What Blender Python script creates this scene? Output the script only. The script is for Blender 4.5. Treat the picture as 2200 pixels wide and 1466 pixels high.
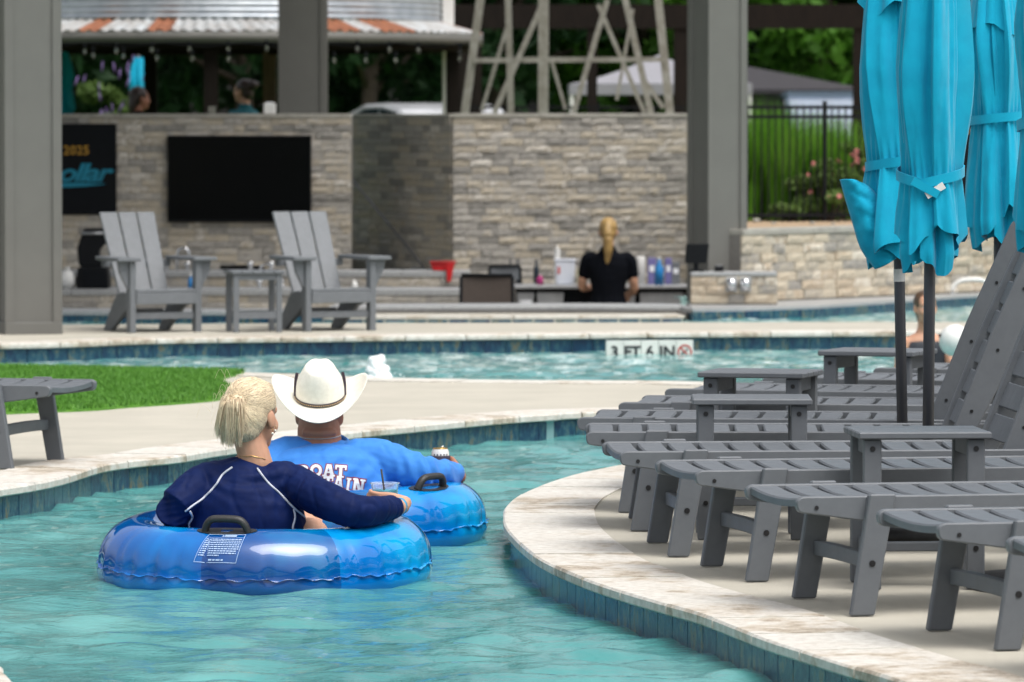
import bpy, bmesh, math, random
import numpy as np
from mathutils import Vector, Matrix, noise
from mathutils.bvhtree import BVHTree

# ------------------------------------------------------------------ camera, world, sun, exposure
for o in list(bpy.data.objects):
    bpy.data.objects.remove(o, do_unlink=True)
S = bpy.context.scene
COL = S.collection
R = math.radians
F, CH, PX, PY_ = 12222.0, 1.42, 1100.0, 733.0      # focal length in photo pixels, eye height, image centre
PITCH = math.atan(478.0 / F)
cam_d = bpy.data.cameras.new('camera')
cam = bpy.data.objects.new('camera', cam_d)
COL.objects.link(cam)
cam.location = (0, 0, CH)
cam.rotation_euler = (math.pi / 2 - PITCH, 0, 0)
cam_d.sensor_width = 36.0
cam_d.lens = F * 36.0 / 2200.0
cam_d.clip_start = 0.5
cam_d.clip_end = 2000
cam_d.dof.use_dof = True
cam_d.dof.focus_distance = 18.6
cam_d.dof.aperture_fstop = 8.8
S.camera = cam

SUN_EL, SUN_AZ = R(64), R(140)                       # azimuth measured clockwise from +Y
w = bpy.data.worlds.new('World')
S.world = w
w.use_nodes = True
wn, wl = w.node_tree.nodes, w.node_tree.links
wn.clear()
sky = wn.new('ShaderNodeTexSky')
sky.sky_type = 'NISHITA'
sky.sun_disc = False
sky.sun_elevation = SUN_EL
sky.sun_rotation = SUN_AZ
sky.air_density = 1.0
sky.dust_density = 6.0
sky.ozone_density = 1.0
hs = wn.new('ShaderNodeHueSaturation')
hs.inputs['Saturation'].default_value = 0.3          # a bright, thin overcast: nearly neutral sky
bg = wn.new('ShaderNodeBackground')
bg.inputs['Strength'].default_value = 0.14
wo = wn.new('ShaderNodeOutputWorld')
wl.new(sky.outputs[0], hs.inputs['Color'])
wl.new(hs.outputs[0], bg.inputs['Color'])
wl.new(bg.outputs[0], wo.inputs['Surface'])
sun_d = bpy.data.lights.new('sun', 'SUN')
sun_d.energy = 1.2
sun_d.angle = R(42)
sun_d.color = (1.0, 0.96, 0.9)
sun = bpy.data.objects.new('sun', sun_d)
COL.objects.link(sun)
sdir = Vector((math.sin(SUN_AZ) * math.cos(SUN_EL), math.cos(SUN_AZ) * math.cos(SUN_EL), math.sin(SUN_EL)))
sun.rotation_euler = sdir.to_track_quat('Z', 'Y').to_euler()
sun.location = (0, 0, 30)
S.view_settings.view_transform = 'Standard'
S.view_settings.look = 'None'
S.view_settings.gamma = 1.0
S.view_settings.use_curve_mapping = False
S.view_settings.exposure = 0.55
S.render.engine = 'CYCLES'

# ------------------------------------------------------------------ pixel -> world
FW = Vector((0, math.cos(PITCH), -math.sin(PITCH)))
UP = Vector((0, math.sin(PITCH), math.cos(PITCH)))
def ray(x, y):
    return FW * F + Vector((x - PX, 0, 0)) + UP * (PY_ - y)
def P(x, y, z=0.0):
    d = ray(x, y); t = (z - CH) / d.z
    return Vector((d.x * t, d.y * t, z))
def W(x, y, Y):
    d = ray(x, y); t = Y / d.y
    return Vector((d.x * t, Y, CH + d.z * t))

# ------------------------------------------------------------------ object helpers
def tag(o, label=None, cat=None, group=None, kind=None):
    if label: o['label'] = label
    if cat: o['category'] = cat
    if group: o['group'] = group
    if kind: o['kind'] = kind
    return o
def empty(name, loc=(0, 0, 0), rz=0.0, label=None, cat=None, group=None):
    o = bpy.data.objects.new(name, None)
    COL.objects.link(o)
    o.location = loc
    o.rotation_euler = (0, 0, rz)
    o.empty_display_size = 0.1
    return tag(o, label, cat, group)
def link(name, mesh, parent=None, loc=None, rot=None, scale=None):
    o = bpy.data.objects.new(name, mesh)
    COL.objects.link(o)
    if parent is not None: o.parent = parent
    if loc is not None: o.location = loc
    if rot is not None: o.rotation_euler = rot
    if scale is not None: o.scale = scale
    return o
def copy_tree(o, parent=None):
    c = o.copy()
    COL.objects.link(c)
    c.parent = parent
    for ch in list(o.children):
        copy_tree(ch, c)
    return c

class MB:
    """collects vertices and faces for one mesh"""
    def __init__(s): s.v, s.f = [], []
    def add(s, vs, fs):
        b = len(s.v); s.v += [tuple(v) for v in vs]; s.f += [[i + b for i in f] for f in fs]
        return s
    def box(s, c, d, m=None):
        x, y, z = d[0] / 2, d[1] / 2, d[2] / 2
        vs = [Vector(p) for p in ((-x, -y, -z), (x, -y, -z), (x, y, -z), (-x, y, -z), (-x, -y, z), (x, -y, z), (x, y, z), (-x, y, z))]
        if m is not None: vs = [m @ v for v in vs]
        vs = [v + Vector(c) for v in vs]
        return s.add(vs, [(0, 3, 2, 1), (4, 5, 6, 7), (0, 1, 5, 4), (1, 2, 6, 5), (2, 3, 7, 6), (3, 0, 4, 7)])
    def beam(s, a, b, wd, ht, up=(0, 0, 1)):
        a, b = Vector(a), Vector(b); d = (b - a); L = d.length; d.normalize()
        u = Vector(up); x = u.cross(d)
        if x.length < 1e-4: x = Vector((1, 0, 0))
        x.normalize(); u = d.cross(x)
        m = Matrix((x, d, u)).transposed()
        return s.box((a + b) / 2, (wd, L, ht), m)
    def prism(s, poly, axis, a, b):
        """poly of 2D points extruded along axis ('x','y','z') from a to b"""
        def mk(p, t):
            return {'x': (t, p[0], p[1]), 'y': (p[0], t, p[1]), 'z': (p[0], p[1], t)}[axis]
        n = len(poly)
        vs = [mk(p, a) for p in poly] + [mk(p, b) for p in poly]
        fs = [list(range(n))[::-1], list(range(n, 2 * n))]
        fs += [(i, (i + 1) % n, n + (i + 1) % n, n + i) for i in range(n)]
        return s.add(vs, fs)
    def loft(s, rings, cap=True, closed=False):
        n = len(rings[0]); b = len(s.v)
        for r in rings: s.v += [tuple(p) for p in r]
        m = len(rings)
        for i in range(m if closed else m - 1):
            j = (i + 1) % m
            for k in range(n):
                s.f.append([b + i * n + k, b + i * n + (k + 1) % n, b + j * n + (k + 1) % n, b + j * n + k])
        if cap and not closed:
            s.f.append([b + k for k in range(n)][::-1]); s.f.append([b + (m - 1) * n + k for k in range(n)])
        return s
    def tube(s, pts, r, seg=8, cap=True, flat=1.0, up=(0, 0, 1)):
        pts = [Vector(p) for p in pts]; rings = []
        for i, p in enumerate(pts):
            t = (pts[min(i + 1, len(pts) - 1)] - pts[max(i - 1, 0)]).normalized()
            u = Vector(up); x = u.cross(t)
            if x.length < 1e-3: x = Vector((0, 1, 0)).cross(t)
            x.normalize(); u = t.cross(x)
            rr = r[i] if isinstance(r, (list, tuple)) else r
            ra, rb = rr if isinstance(rr, tuple) else (rr, rr * flat)
            rings.append([p + x * (ra * math.cos(2 * math.pi * k / seg)) + u * (rb * math.sin(2 * math.pi * k / seg)) for k in range(seg)])
        return s.loft(rings, cap)
    def limb(s, pts, rad, seg=14, up=(0, 0, 1), sub=4):
        """rounded, tapered limb along pts"""
        pts = [Vector(p) for p in pts]
        rad = [q if isinstance(q, tuple) else (q, q) for q in rad]
        P2, R2 = [], []
        for i in range(len(pts) - 1):
            for k in range(sub):
                t = k / sub
                P2.append(crp(pts, i, t)); R2.append(tuple(rad[i][j] * (1 - t) + rad[i + 1][j] * t for j in (0, 1)))
        P2.append(pts[-1]); R2.append(rad[-1])
        a, b = (P2[0] - P2[1]).normalized(), (P2[-1] - P2[-2]).normalized()
        ra, rb = min(R2[0]), min(R2[-1])
        pre = [(P2[0] + a * ra * math.sin(q), tuple(e * math.cos(q) for e in R2[0])) for q in (R(80), R(55), R(28))]
        post = [(P2[-1] + b * rb * math.sin(q), tuple(e * math.cos(q) for e in R2[-1])) for q in (R(28), R(55), R(80))]
        allp = pre + list(zip(P2, R2)) + post
        return s.tube([q[0] for q in allp], [q[1] for q in allp], seg, True, 1.0, up)
    def ball(s, c, r, m=None, nu=16, nv=10):
        r = r if isinstance(r, tuple) else (r, r, r); c = Vector(c); vs = []
        for j in range(1, nv):
            a = math.pi * j / nv
            for i in range(nu):
                b = 2 * math.pi * i / nu
                p = Vector((r[0] * math.sin(a) * math.cos(b), r[1] * math.sin(a) * math.sin(b), r[2] * math.cos(a)))
                vs.append(c + (m @ p if m is not None else p))
        t, bt = Vector((0, 0, r[2])), Vector((0, 0, -r[2]))
        vs += [c + (m @ t if m is not None else t), c + (m @ bt if m is not None else bt)]
        n = len(vs); fs = []
        for j in range(nv - 2):
            for i in range(nu):
                fs.append((j * nu + i, (j + 1) * nu + i, (j + 1) * nu + (i + 1) % nu, j * nu + (i + 1) % nu))
        for i in range(nu):
            fs.append((n - 2, i, (i + 1) % nu)); q = (nv - 2) * nu
            fs.append((n - 1, q + (i + 1) % nu, q + i))
        return s.add(vs, fs)
    def lathe(s, prof, c=(0, 0, 0), seg=20, cap=True, m=None):
        rings = []
        for r, z in prof:
            ring = [Vector((r * math.cos(2 * math.pi * k / seg), r * math.sin(2 * math.pi * k / seg), z)) for k in range(seg)]
            if m is not None: ring = [m @ p for p in ring]
            rings.append([p + Vector(c) for p in ring])
        return s.loft(rings, cap)
    def mesh(s, name, mat, smooth=False, bevel=0.0, fix=True):
        me = bpy.data.meshes.new(name)
        me.from_pydata([tuple(v) for v in s.v], [], s.f)
        if fix or bevel:
            bm = bmesh.new(); bm.from_mesh(me)
            bmesh.ops.recalc_face_normals(bm, faces=bm.faces)
            if bevel:
                ed = [e for e in bm.edges if len(e.link_faces) == 2 and e.calc_face_angle(0) > 0.5]
                bmesh.ops.bevel(bm, geom=ed, offset=bevel, segments=1, affect='EDGES', profile=0.5, clamp_overlap=True)
            bm.to_mesh(me); bm.free()
        if mat is not None: me.materials.append(mat)
        if smooth: me.polygons.foreach_set('use_smooth', [True] * len(me.polygons))
        me.update()
        return me
    def build(s, name, mat, parent=None, smooth=False, bevel=0.0, loc=None, rot=None):
        return link(name, s.mesh(name, mat, smooth, bevel), parent, loc, rot)

def crp(pts, i, t):
    """Catmull-Rom point on segment i"""
    n = len(pts); a, b, c, d = pts[max(i - 1, 0)], pts[i], pts[min(i + 1, n - 1)], pts[min(i + 2, n - 1)]
    return 0.5 * ((2 * b) + (c - a) * t + (2 * a - 5 * b + 4 * c - d) * t * t + (3 * b - a - 3 * c + d) * t ** 3)
def smooth_path(pts, n=8):
    pts = [Vector(p) for p in pts]; out = []
    for i in range(len(pts) - 1):
        out += [crp(pts, i, k / n) for k in range(n)]
    return out + [pts[-1]]
def resample(pts, step):
    out = [pts[0].copy()]; acc = 0.0
    for a, b in zip(pts[:-1], pts[1:]):
        L = (b - a).length; d = step - acc
        while d <= L:
            out.append(a + (b - a) * (d / L)); d += step
        acc = (acc + L) % step if L > 0 else acc
        acc = L - (d - step)
    return out
WS = bpy.data.scenes.new('workshop')                  # empty side scene: evaluates one modifier stack at a time
def remesh(mb, name, mat, voxel=0.008, smooth=4, fn=None):
    """union of overlapping closed shapes as one continuous skin"""
    me = mb.mesh(name, None)
    o = bpy.data.objects.new('tmp', me); WS.collection.objects.link(o)
    m = o.modifiers.new('r', 'REMESH'); m.mode = 'VOXEL'; m.voxel_size = voxel
    sm = o.modifiers.new('s', 'SMOOTH'); sm.factor = 0.5; sm.iterations = smooth
    WS.view_layers[0].update(); dg = WS.view_layers[0].depsgraph
    out = bpy.data.meshes.new_from_object(o.evaluated_get(dg))
    bpy.data.objects.remove(o, do_unlink=True); bpy.data.meshes.remove(me)
    out.name = name; out.materials.clear()
    if mat is not None: out.materials.append(mat)
    if fn:
        cs = [v.co.copy() for v in out.vertices]; ns = [v.normal.copy() for v in out.vertices]
        out.vertices.foreach_set('co', [x for c, q in zip(cs, ns) for x in fn(c, q)])
        out.update()
    out.polygons.foreach_set('use_smooth', [True] * len(out.polygons)); out.update()
    return out

# ------------------------------------------------------------------ materials
def nodes(name):
    m = bpy.data.materials.new(name); m.use_nodes = True
    n, l = m.node_tree.nodes, m.node_tree.links
    return m, n, l, n['Principled BSDF']
def ramp(n, stops):
    r = n.new('ShaderNodeValToRGB'); e = r.color_ramp.elements
    while len(e) > 1: e.remove(e[-1])
    e[0].position, e[0].color = stops[0][0], (*stops[0][1], 1)
    for p, c in stops[1:]:
        q = e.new(p); q.color = (*c, 1)
    return r
def coords(n, l, kind='Object', scale=(1, 1, 1)):
    mp = n.new('ShaderNodeMapping'); mp.inputs['Scale'].default_value = scale
    if kind == 'World':
        g = n.new('ShaderNodeNewGeometry'); l.new(g.outputs['Position'], mp.inputs['Vector'])
    else:
        t = n.new('ShaderNodeTexCoord'); l.new(t.outputs[kind], mp.inputs['Vector'])
    return mp.outputs[0]
def noise_tex(n, l, vec, scale, detail=4, rough=0.6):
    t = n.new('ShaderNodeTexNoise'); t.inputs['Scale'].default_value = scale
    t.inputs['Detail'].default_value = detail; t.inputs['Roughness'].default_value = rough
    l.new(vec, t.inputs['Vector']); return t.outputs['Fac']
def pm(name, c1, c2=None, scale=20, rough=0.5, bump=0.0, bscale=None, metal=0.0, kind='Object', sc=(1, 1, 1), lo=0.35, hi=0.65, spec=0.5, coat=0.0, sheen=0.0, rvar=0.0):
    m, n, l, b = nodes(name)
    b.inputs['Roughness'].default_value = rough; b.inputs['Metallic'].default_value = metal
    b.inputs['Specular IOR Level'].default_value = spec
    if coat: b.inputs['Coat Weight'].default_value = coat; b.inputs['Coat Roughness'].default_value = 0.05
    if sheen: b.inputs['Sheen Weight'].default_value = sheen
    v = coords(n, l, kind, sc)
    c2 = c2 or tuple(x * 0.8 for x in c1)
    r = ramp(n, [(lo, c1), (hi, c2)])
    nf = noise_tex(n, l, v, scale, 6)
    l.new(nf, r.inputs[0]); l.new(r.outputs[0], b.inputs['Base Color'])
    if rvar:
        mr = n.new('ShaderNodeMapRange'); mr.inputs['To Min'].default_value = max(rough - rvar, 0.02); mr.inputs['To Max'].default_value = rough + rvar
        l.new(nf, mr.inputs['Value']); l.new(mr.outputs[0], b.inputs['Roughness'])
    if bump:
        bp = n.new('ShaderNodeBump'); bp.inputs['Strength'].default_value = bump; bp.inputs['Distance'].default_value = 0.01
        l.new(noise_tex(n, l, v, bscale or scale * 4, 5), bp.inputs['Height']); l.new(bp.outputs[0], b.inputs['Normal'])
    return m
def objvar(name, stops, rough=0.8, nscale=30, namt=0.5, bump=0.4, bscale=40, sc=(1, 1, 1), spec=0.3, kind='World'):
    """colour picked per object from stops, with grain"""
    m, n, l, b = nodes(name)
    b.inputs['Roughness'].default_value = rough; b.inputs['Specular IOR Level'].default_value = spec
    oi = n.new('ShaderNodeObjectInfo')
    v = coords(n, l, kind, sc)
    nf = noise_tex(n, l, v, nscale, 5)
    ma = n.new('ShaderNodeMath'); ma.operation = 'MULTIPLY_ADD'; ma.inputs[1].default_value = namt; ma.inputs[2].default_value = -namt / 2
    l.new(nf, ma.inputs[0])
    ad = n.new('ShaderNodeMath'); ad.operation = 'ADD'; l.new(ma.outputs[0], ad.inputs[0]); l.new(oi.outputs['Random'], ad.inputs[1])
    r = ramp(n, stops); l.new(ad.outputs[0], r.inputs[0]); l.new(r.outputs[0], b.inputs['Base Color'])
    if bump:
        bp = n.new('ShaderNodeBump'); bp.inputs['Strength'].default_value = bump; bp.inputs['Distance'].default_value = 0.01
        l.new(noise_tex(n, l, v, bscale, 6), bp.inputs['Height']); l.new(bp.outputs[0], b.inputs['Normal'])
    return m

M = {}
M['lumber'] = pm('grey_lumber', (.122, .134, .149), (.110, .121, .135), 18, .52, .12, 420, rvar=.06)
M['adiron'] = pm('light_grey_lumber', (.15, .163, .178), (.13, .142, .155), 30, .5, .2, 260)
M['screw'] = pm('black_screw', (.012, .012, .014), None, 50, .4)
M['concrete'] = pm('deck_concrete', (.465, .44, .375), (.39, .37, .315), 2.2, .85, .3, 110, kind='World', lo=.3, hi=.75, spec=.25)
M['soil'] = pm('soil', (.06, .08, .03), (.04, .05, .02), 3, .95)
M['poolwall'] = pm('pool_plaster', (.25, .45, .46), None, 4, .6)
M['stone_core'] = pm('wall_mortar', (.20, .19, .175), None, 30, .9)
M['capstone'] = pm('cap_stone', (.36, .35, .31), (.27, .26, .23), 8, .8, .3, 60)
M['granite'] = pm('granite_counter', (.40, .41, .41), (.26, .27, .28), 60, .35, .1, 200, kind='World')
M['column'] = pm('column_siding', (.140, .139, .128), (.128, .127, .117), 3, .6, .08, 120)
M['dark'] = pm('dark_timber', (.016, .012, .010), (.010, .008, .007), 8, .8, .3, 40, sc=(4, 4, .6), spec=.12)
M['brown'] = pm('brown_post', (.13, .08, .055), (.08, .05, .035), 8, .7, .3, 40, sc=(4, 4, .6))
M['black'] = pm('black_paint', (.005, .006, .008), None, 20, .5, spec=.2)
M['screen'] = pm('tv_glass', (.002, .0025, .003), None, 5, .18, spec=.12)
M['matteblack'] = pm('matte_black', (.005, .0065, .009), None, 10, .7, spec=.15)
M['white'] = pm('white_paint', (.75, .75, .73), (.68, .68, .66), 6, .5)
M['galv'] = pm('galvanised_steel', (.50, .54, .58), (.36, .40, .45), 6, .38, .05, metal=.55, sc=(1, 1, 1))
M['lattice'] = pm('weathered_angle_steel', (.30, .30, .27), (.20, .19, .16), 12, .6, .1, metal=.2)
M['rust'] = pm('rusty_sheet', (.30, .115, .055), (.20, .075, .04), 9, .75, .2)
M['galvroof'] = pm('old_galvanised_sheet', (.55, .58, .60), (.38, .36, .34), 6, .5, .1, metal=.3)
M['chrome'] = pm('chrome', (.75, .76, .78), None, 5, .12, metal=1.0)
M['steel'] = pm('brushed_steel', (.40, .41, .42), (.33, .34, .35), 14, .35, metal=.5)
M['red'] = pm('red_plastic', (.55, .012, .015), None, 10, .35)
M['turq'] = pm('turquoise_canvas', (.0, .35, .54), (.0, .31, .495), 14, .8, .12, 700, sheen=.15, spec=.2)
M['turq2'] = M['turq']
M['aluminium'] = pm('graphite_pole', (.075, .08, .095), (.062, .067, .08), 8, .4)
M['vinyl_black'] = pm('black_rubber', (.030, .031, .032), (.02, .02, .021), 40, .45, .2, 300)
M['navy'] = pm('navy_swim_shirt', (.0015, .011, .072), (.001, .008, .056), 30, .65, .1, 700, spec=.15)
M['piping'] = pm('white_piping', (.62, .64, .72), None, 10, .6)
M['blueshirt'] = pm('blue_shirt', (.045, .235, .68), (.038, .205, .62), 25, .7, .12, 700, sheen=.1, spec=.25)
M['print_white'] = pm('print_white', (.78, .80, .84), None, 10, .7)
M['print_red'] = pm('print_maroon', (.22, .02, .05), None, 10, .7)
M['straw'] = pm('white_straw', (.86, .83, .74), (.78, .75, .66), 60, .7, .3, 420, spec=.3)
M['hatband'] = pm('dark_band', (.03, .018, .03), None, 10, .6)
M['bead'] = pm('gold_bead', (.55, .40, .20), None, 10, .45)
M['gold'] = pm('gold_metal', (.85, .58, .22), None, 10, .25, metal=1.0)
M['silver'] = pm('silver_chain', (.55, .55, .55), None, 10, .3, metal=.9)
M['pearl'] = pm('pearl', (.85, .80, .70), None, 10, .2)
M['eye'] = pm('eye', (.7, .7, .7), (.65, .65, .65), 10, .2)
M['iris'] = pm('iris', (.06, .05, .04), None, 10, .2)
M['lips'] = pm('lips', (.45, .16, .13), None, 10, .5)
def skin(name, c1, c2):
    m = pm(name, c1, c2, 9, .5, .12, 160, spec=.35)
    b = m.node_tree.nodes['Principled BSDF']
    b.inputs['Subsurface Weight'].default_value = .12
    b.inputs['Subsurface Radius'].default_value = (.01, .004, .002)
    return m
M['skin_f'] = skin('fair_skin', (.60, .34, .23), (.50, .265, .175))
M['skin_t'] = skin('tan_skin', (.42, .19, .12), (.33, .14, .09))
M['skin_p'] = skin('light_skin', (.58, .34, .23), (.5, .28, .19))
M['blond'] = pm('blond_hair', (.80, .67, .48), (.58, .46, .31), 45, .42, 0, sc=(1, 1, 1), lo=.3, hi=.7, spec=.4)
M['blond_light'] = pm('pale_blond_hair', (.93, .80, .58), (.80, .66, .45), 60, .4, 0, spec=.45)
M['blond_ash'] = pm('ash_blond_hair', (.50, .38, .26), (.38, .28, .19), 60, .45, 0, spec=.35)
M['blond2'] = pm('golden_hair', (.42, .28, .10), (.26, .16, .06), 30, .45, 0)
M['brownhair'] = pm('dark_hair', (.035, .02, .014), (.02, .012, .01), 30, .4, 0)
M['brunette'] = pm('wet_brown_hair', (.12, .07, .04), (.07, .04, .025), 30, .35, 0)
M['greyhair'] = pm('short_grey_hair', (.22, .17, .13), (.15, .11, .085), 120, .7, .3, 500)
M['blacktop'] = pm('black_polo', (.003, .004, .007), None, 10, .9, spec=.1)
M['tealtop'] = pm('teal_top', (.0, .11, .14), None, 10, .8)
M['denim'] = pm('denim', (.06, .10, .2), (.09, .14, .25), 25, .85)
M['swimtrunk'] = pm('dark_swimwear', (.015, .02, .03), None, 10, .6)
M['leafdark'] = None
# stones, coping, tiles: one colour per piece
M['stone'] = objvar('ledger_stone', [(.0, (.25, .24, .22)), (.22, (.34, .325, .30)), (.5, (.43, .405, .365)), (.68, (.49, .435, .345)), (.85, (.39, .35, .29)), (1, (.58, .55, .50))], .85, 24, .95, .9, 60)
M['stone_warm'] = objvar('warm_ledger_stone', [(.0, (.30, .285, .26)), (.3, (.43, .385, .31)), (.6, (.53, .465, .36)), (.8, (.42, .34, .25)), (1, (.62, .575, .49))], .85, 22, .9, .9, 60)

def coping_mat():
    m, n, l, b = nodes('travertine_coping')
    b.inputs['Roughness'].default_value = .6; b.inputs['Specular IOR Level'].default_value = .3
    v = coords(n, l, 'World', (1, 1, 1))
    oi = n.new('ShaderNodeObjectInfo')
    n1 = noise_tex(n, l, v, 4.6, 7, .68)
    ad = n.new('ShaderNodeMath'); ad.operation = 'MULTIPLY_ADD'; ad.inputs[1].default_value = .20
    l.new(oi.outputs['Random'], ad.inputs[0]); l.new(n1, ad.inputs[2])
    r = ramp(n, [(.45, (.65, .635, .59)), (.64, (.62, .59, .535)), (.70, (.53, .47, .385)), (.745, (.35, .295, .23)), (.79, (.54, .49, .41)), (.86, (.63, .605, .555))])
    l.new(ad.outputs[0], r.inputs[0])
    n2 = noise_tex(n, l, v, 26, 6, .7)
    r2 = ramp(n, [(.42, (1, 1, 1)), (.66, (.66, .63, .60))])
    l.new(n2, r2.inputs[0])
    mx = n.new('ShaderNodeMix'); mx.data_type = 'RGBA'; mx.blend_type = 'MULTIPLY'; mx.inputs[0].default_value = .8
    l.new(r.outputs[0], mx.inputs[6]); l.new(r2.outputs[0], mx.inputs[7]); l.new(mx.outputs[2], b.inputs['Base Color'])
    bp = n.new('ShaderNodeBump'); bp.inputs['Strength'].default_value = .4; bp.inputs['Distance'].default_value = .008
    l.new(noise_tex(n, l, v, 34, 6), bp.inputs['Height']); l.new(bp.outputs[0], b.inputs['Normal'])
    return m
M['coping'] = coping_mat()
def tile_mat():
    m, n, l, b = nodes('slate_waterline_tile')
    b.inputs['Roughness'].default_value = .22; b.inputs['Specular IOR Level'].default_value = .5
    oi = n.new('ShaderNodeObjectInfo')
    v = coords(n, l, 'World', (17, 17, 8))
    n1 = noise_tex(n, l, v, 1.5, 8, .72)
    ad = n.new('ShaderNodeMath'); ad.operation = 'MULTIPLY_ADD'; ad.inputs[1].default_value = .13; ad.inputs[2].default_value = -.065
    l.new(oi.outputs['Random'], ad.inputs[0])
    a2 = n.new('ShaderNodeMath'); a2.operation = 'ADD'; l.new(ad.outputs[0], a2.inputs[0]); l.new(n1, a2.inputs[1])
    r = ramp(n, [(.28, (.006, .018, .055)), (.42, (.008, .038, .085)), (.51, (.014, .072, .115)), (.58, (.05, .115, .135)), (.65, (.15, .13, .075)), (.72, (.02, .06, .10))])
    l.new(a2.outputs[0], r.inputs[0]); l.new(r.outputs[0], b.inputs['Base Color'])
    bp = n.new('ShaderNodeBump'); bp.inputs['Strength'].default_value = .5; bp.inputs['Distance'].default_value = .006
    l.new(n1, bp.inputs['Height']); l.new(bp.outputs[0], b.inputs['Normal'])
    return m
M['tile'] = tile_mat()
def water_mat():
    m, n, l, b = nodes('pool_water')
    v = coords(n, l, 'World', (1, 1, 1))
    r = ramp(n, [(.3, (.034, .18, .182)), (.5, (.068, .255, .252)), (.72, (.13, .345, .332))])
    l.new(noise_tex(n, l, coords(n, l, 'World', (1.4, .5, 1)), 1.3, 4), r.inputs[0])
    # churned, aerated water near the jets of the far channel
    g = n.new('ShaderNodeNewGeometry'); sx = n.new('ShaderNodeSeparateXYZ'); l.new(g.outputs['Position'], sx.inputs[0])
    mr = n.new('ShaderNodeMapRange'); mr.inputs['From Min'].default_value = 31; mr.inputs['From Max'].default_value = 35
    mr.inputs['To Min'].default_value = -.22; mr.inputs['To Max'].default_value = .04; l.new(sx.outputs['Y'], mr.inputs['Value'])
    ad = n.new('ShaderNodeMath'); ad.operation = 'ADD'
    l.new(noise_tex(n, l, coords(n, l, 'World', (3.2, 2.2, 1)), 2.2, 8, .7), ad.inputs[0]); l.new(mr.outputs[0], ad.inputs[1])
    fr = ramp(n, [(.52, (0, 0, 0)), (.68, (1, 1, 1))]); l.new(ad.outputs[0], fr.inputs[0])
    mx = n.new('ShaderNodeMix'); mx.data_type = 'RGBA'
    l.new(fr.outputs[0], mx.inputs[0]); l.new(r.outputs[0], mx.inputs[6]); mx.inputs[7].default_value = (.62, .74, .72, 1)
    l.new(mx.outputs[2], b.inputs['Base Color'])
    b.inputs['Roughness'].default_value = .04; b.inputs['IOR'].default_value = 1.33
    bp = n.new('ShaderNodeBump'); bp.inputs['Strength'].default_value = .45; bp.inputs['Distance'].default_value = .02
    l.new(noise_tex(n, l, coords(n, l, 'World', (1, 1.5, 1)), 12, 5, .6), bp.inputs['Height']); l.new(bp.outputs[0], b.inputs['Normal'])
    return m
M['water'] = water_mat()
def turf_mat():
    m, n, l, b = nodes('turf_blade')
    oi = coords(n, l, 'World', (1, 1, 1))
    r = ramp(n, [(.3, (.05, .17, .016)), (.6, (.095, .27, .02)), (.8, (.16, .33, .045))])
    l.new(noise_tex(n, l, oi, 24, 5), r.inputs[0]); l.new(r.outputs[0], b.inputs['Base Color'])
    b.inputs['Roughness'].default_value = .6
    return m
M['turf'] = turf_mat()
def leaf_mat(name, a, b_, c, trans=.3):
    m, n, l, b = nodes(name)
    r = ramp(n, [(.3, a), (.5, b_), (.72, c)])
    l.new(noise_tex(n, l, coords(n, l, 'World', (1, 1, 1)), 1.6, 6, .7), r.inputs[0]); l.new(r.outputs[0], b.inputs['Base Color'])
    b.inputs['Roughness'].default_value = .6; b.inputs['Specular IOR Level'].default_value = .2
    t = n.new('ShaderNodeBsdfTranslucent'); l.new(r.outputs[0], t.inputs['Color'])
    mx = n.new('ShaderNodeMixShader'); mx.inputs[0].default_value = trans
    l.new(b.outputs[0], mx.inputs[1]); l.new(t.outputs[0], mx.inputs[2]); l.new(mx.outputs[0], n['Material Output'].inputs['Surface'])
    return m
M['leaf1'] = leaf_mat('dark_leaves', (.006, .022, .008), (.012, .040, .012), (.026, .075, .016))
M['leaf2'] = leaf_mat('painted_sunlit_leaves', (.035, .10, .012), (.07, .19, .02), (.12, .28, .035))  # sunlight painted in: lighter leaf colour for the trees that look sunlit
M['leaf3'] = leaf_mat('shrub_leaves', (.06, .11, .025), (.12, .20, .05), (.19, .27, .09))
M['grassblade'] = leaf_mat('ornamental_grass', (.06, .17, .02), (.14, .34, .03), (.26, .48, .08), .45)
M['bark'] = pm('bark', (.08, .06, .045), (.05, .038, .03), 12, .9, .6, 30)
M['pink'] = pm('pink_petals', (.65, .14, .17), (.6, .3, .25), 8, .7)
M['purple'] = pm('purple_flowers', (.20, .13, .36), (.27, .19, .42), 12, .8)
M['mulch'] = pm('bark_mulch', (.30, .19, .11), (.42, .33, .22), 18, .95, .8, 40, kind='World')
M['lawn'] = pm('lawn', (.05, .10, .02), (.07, .13, .03), 2, .95, kind='World')
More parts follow.
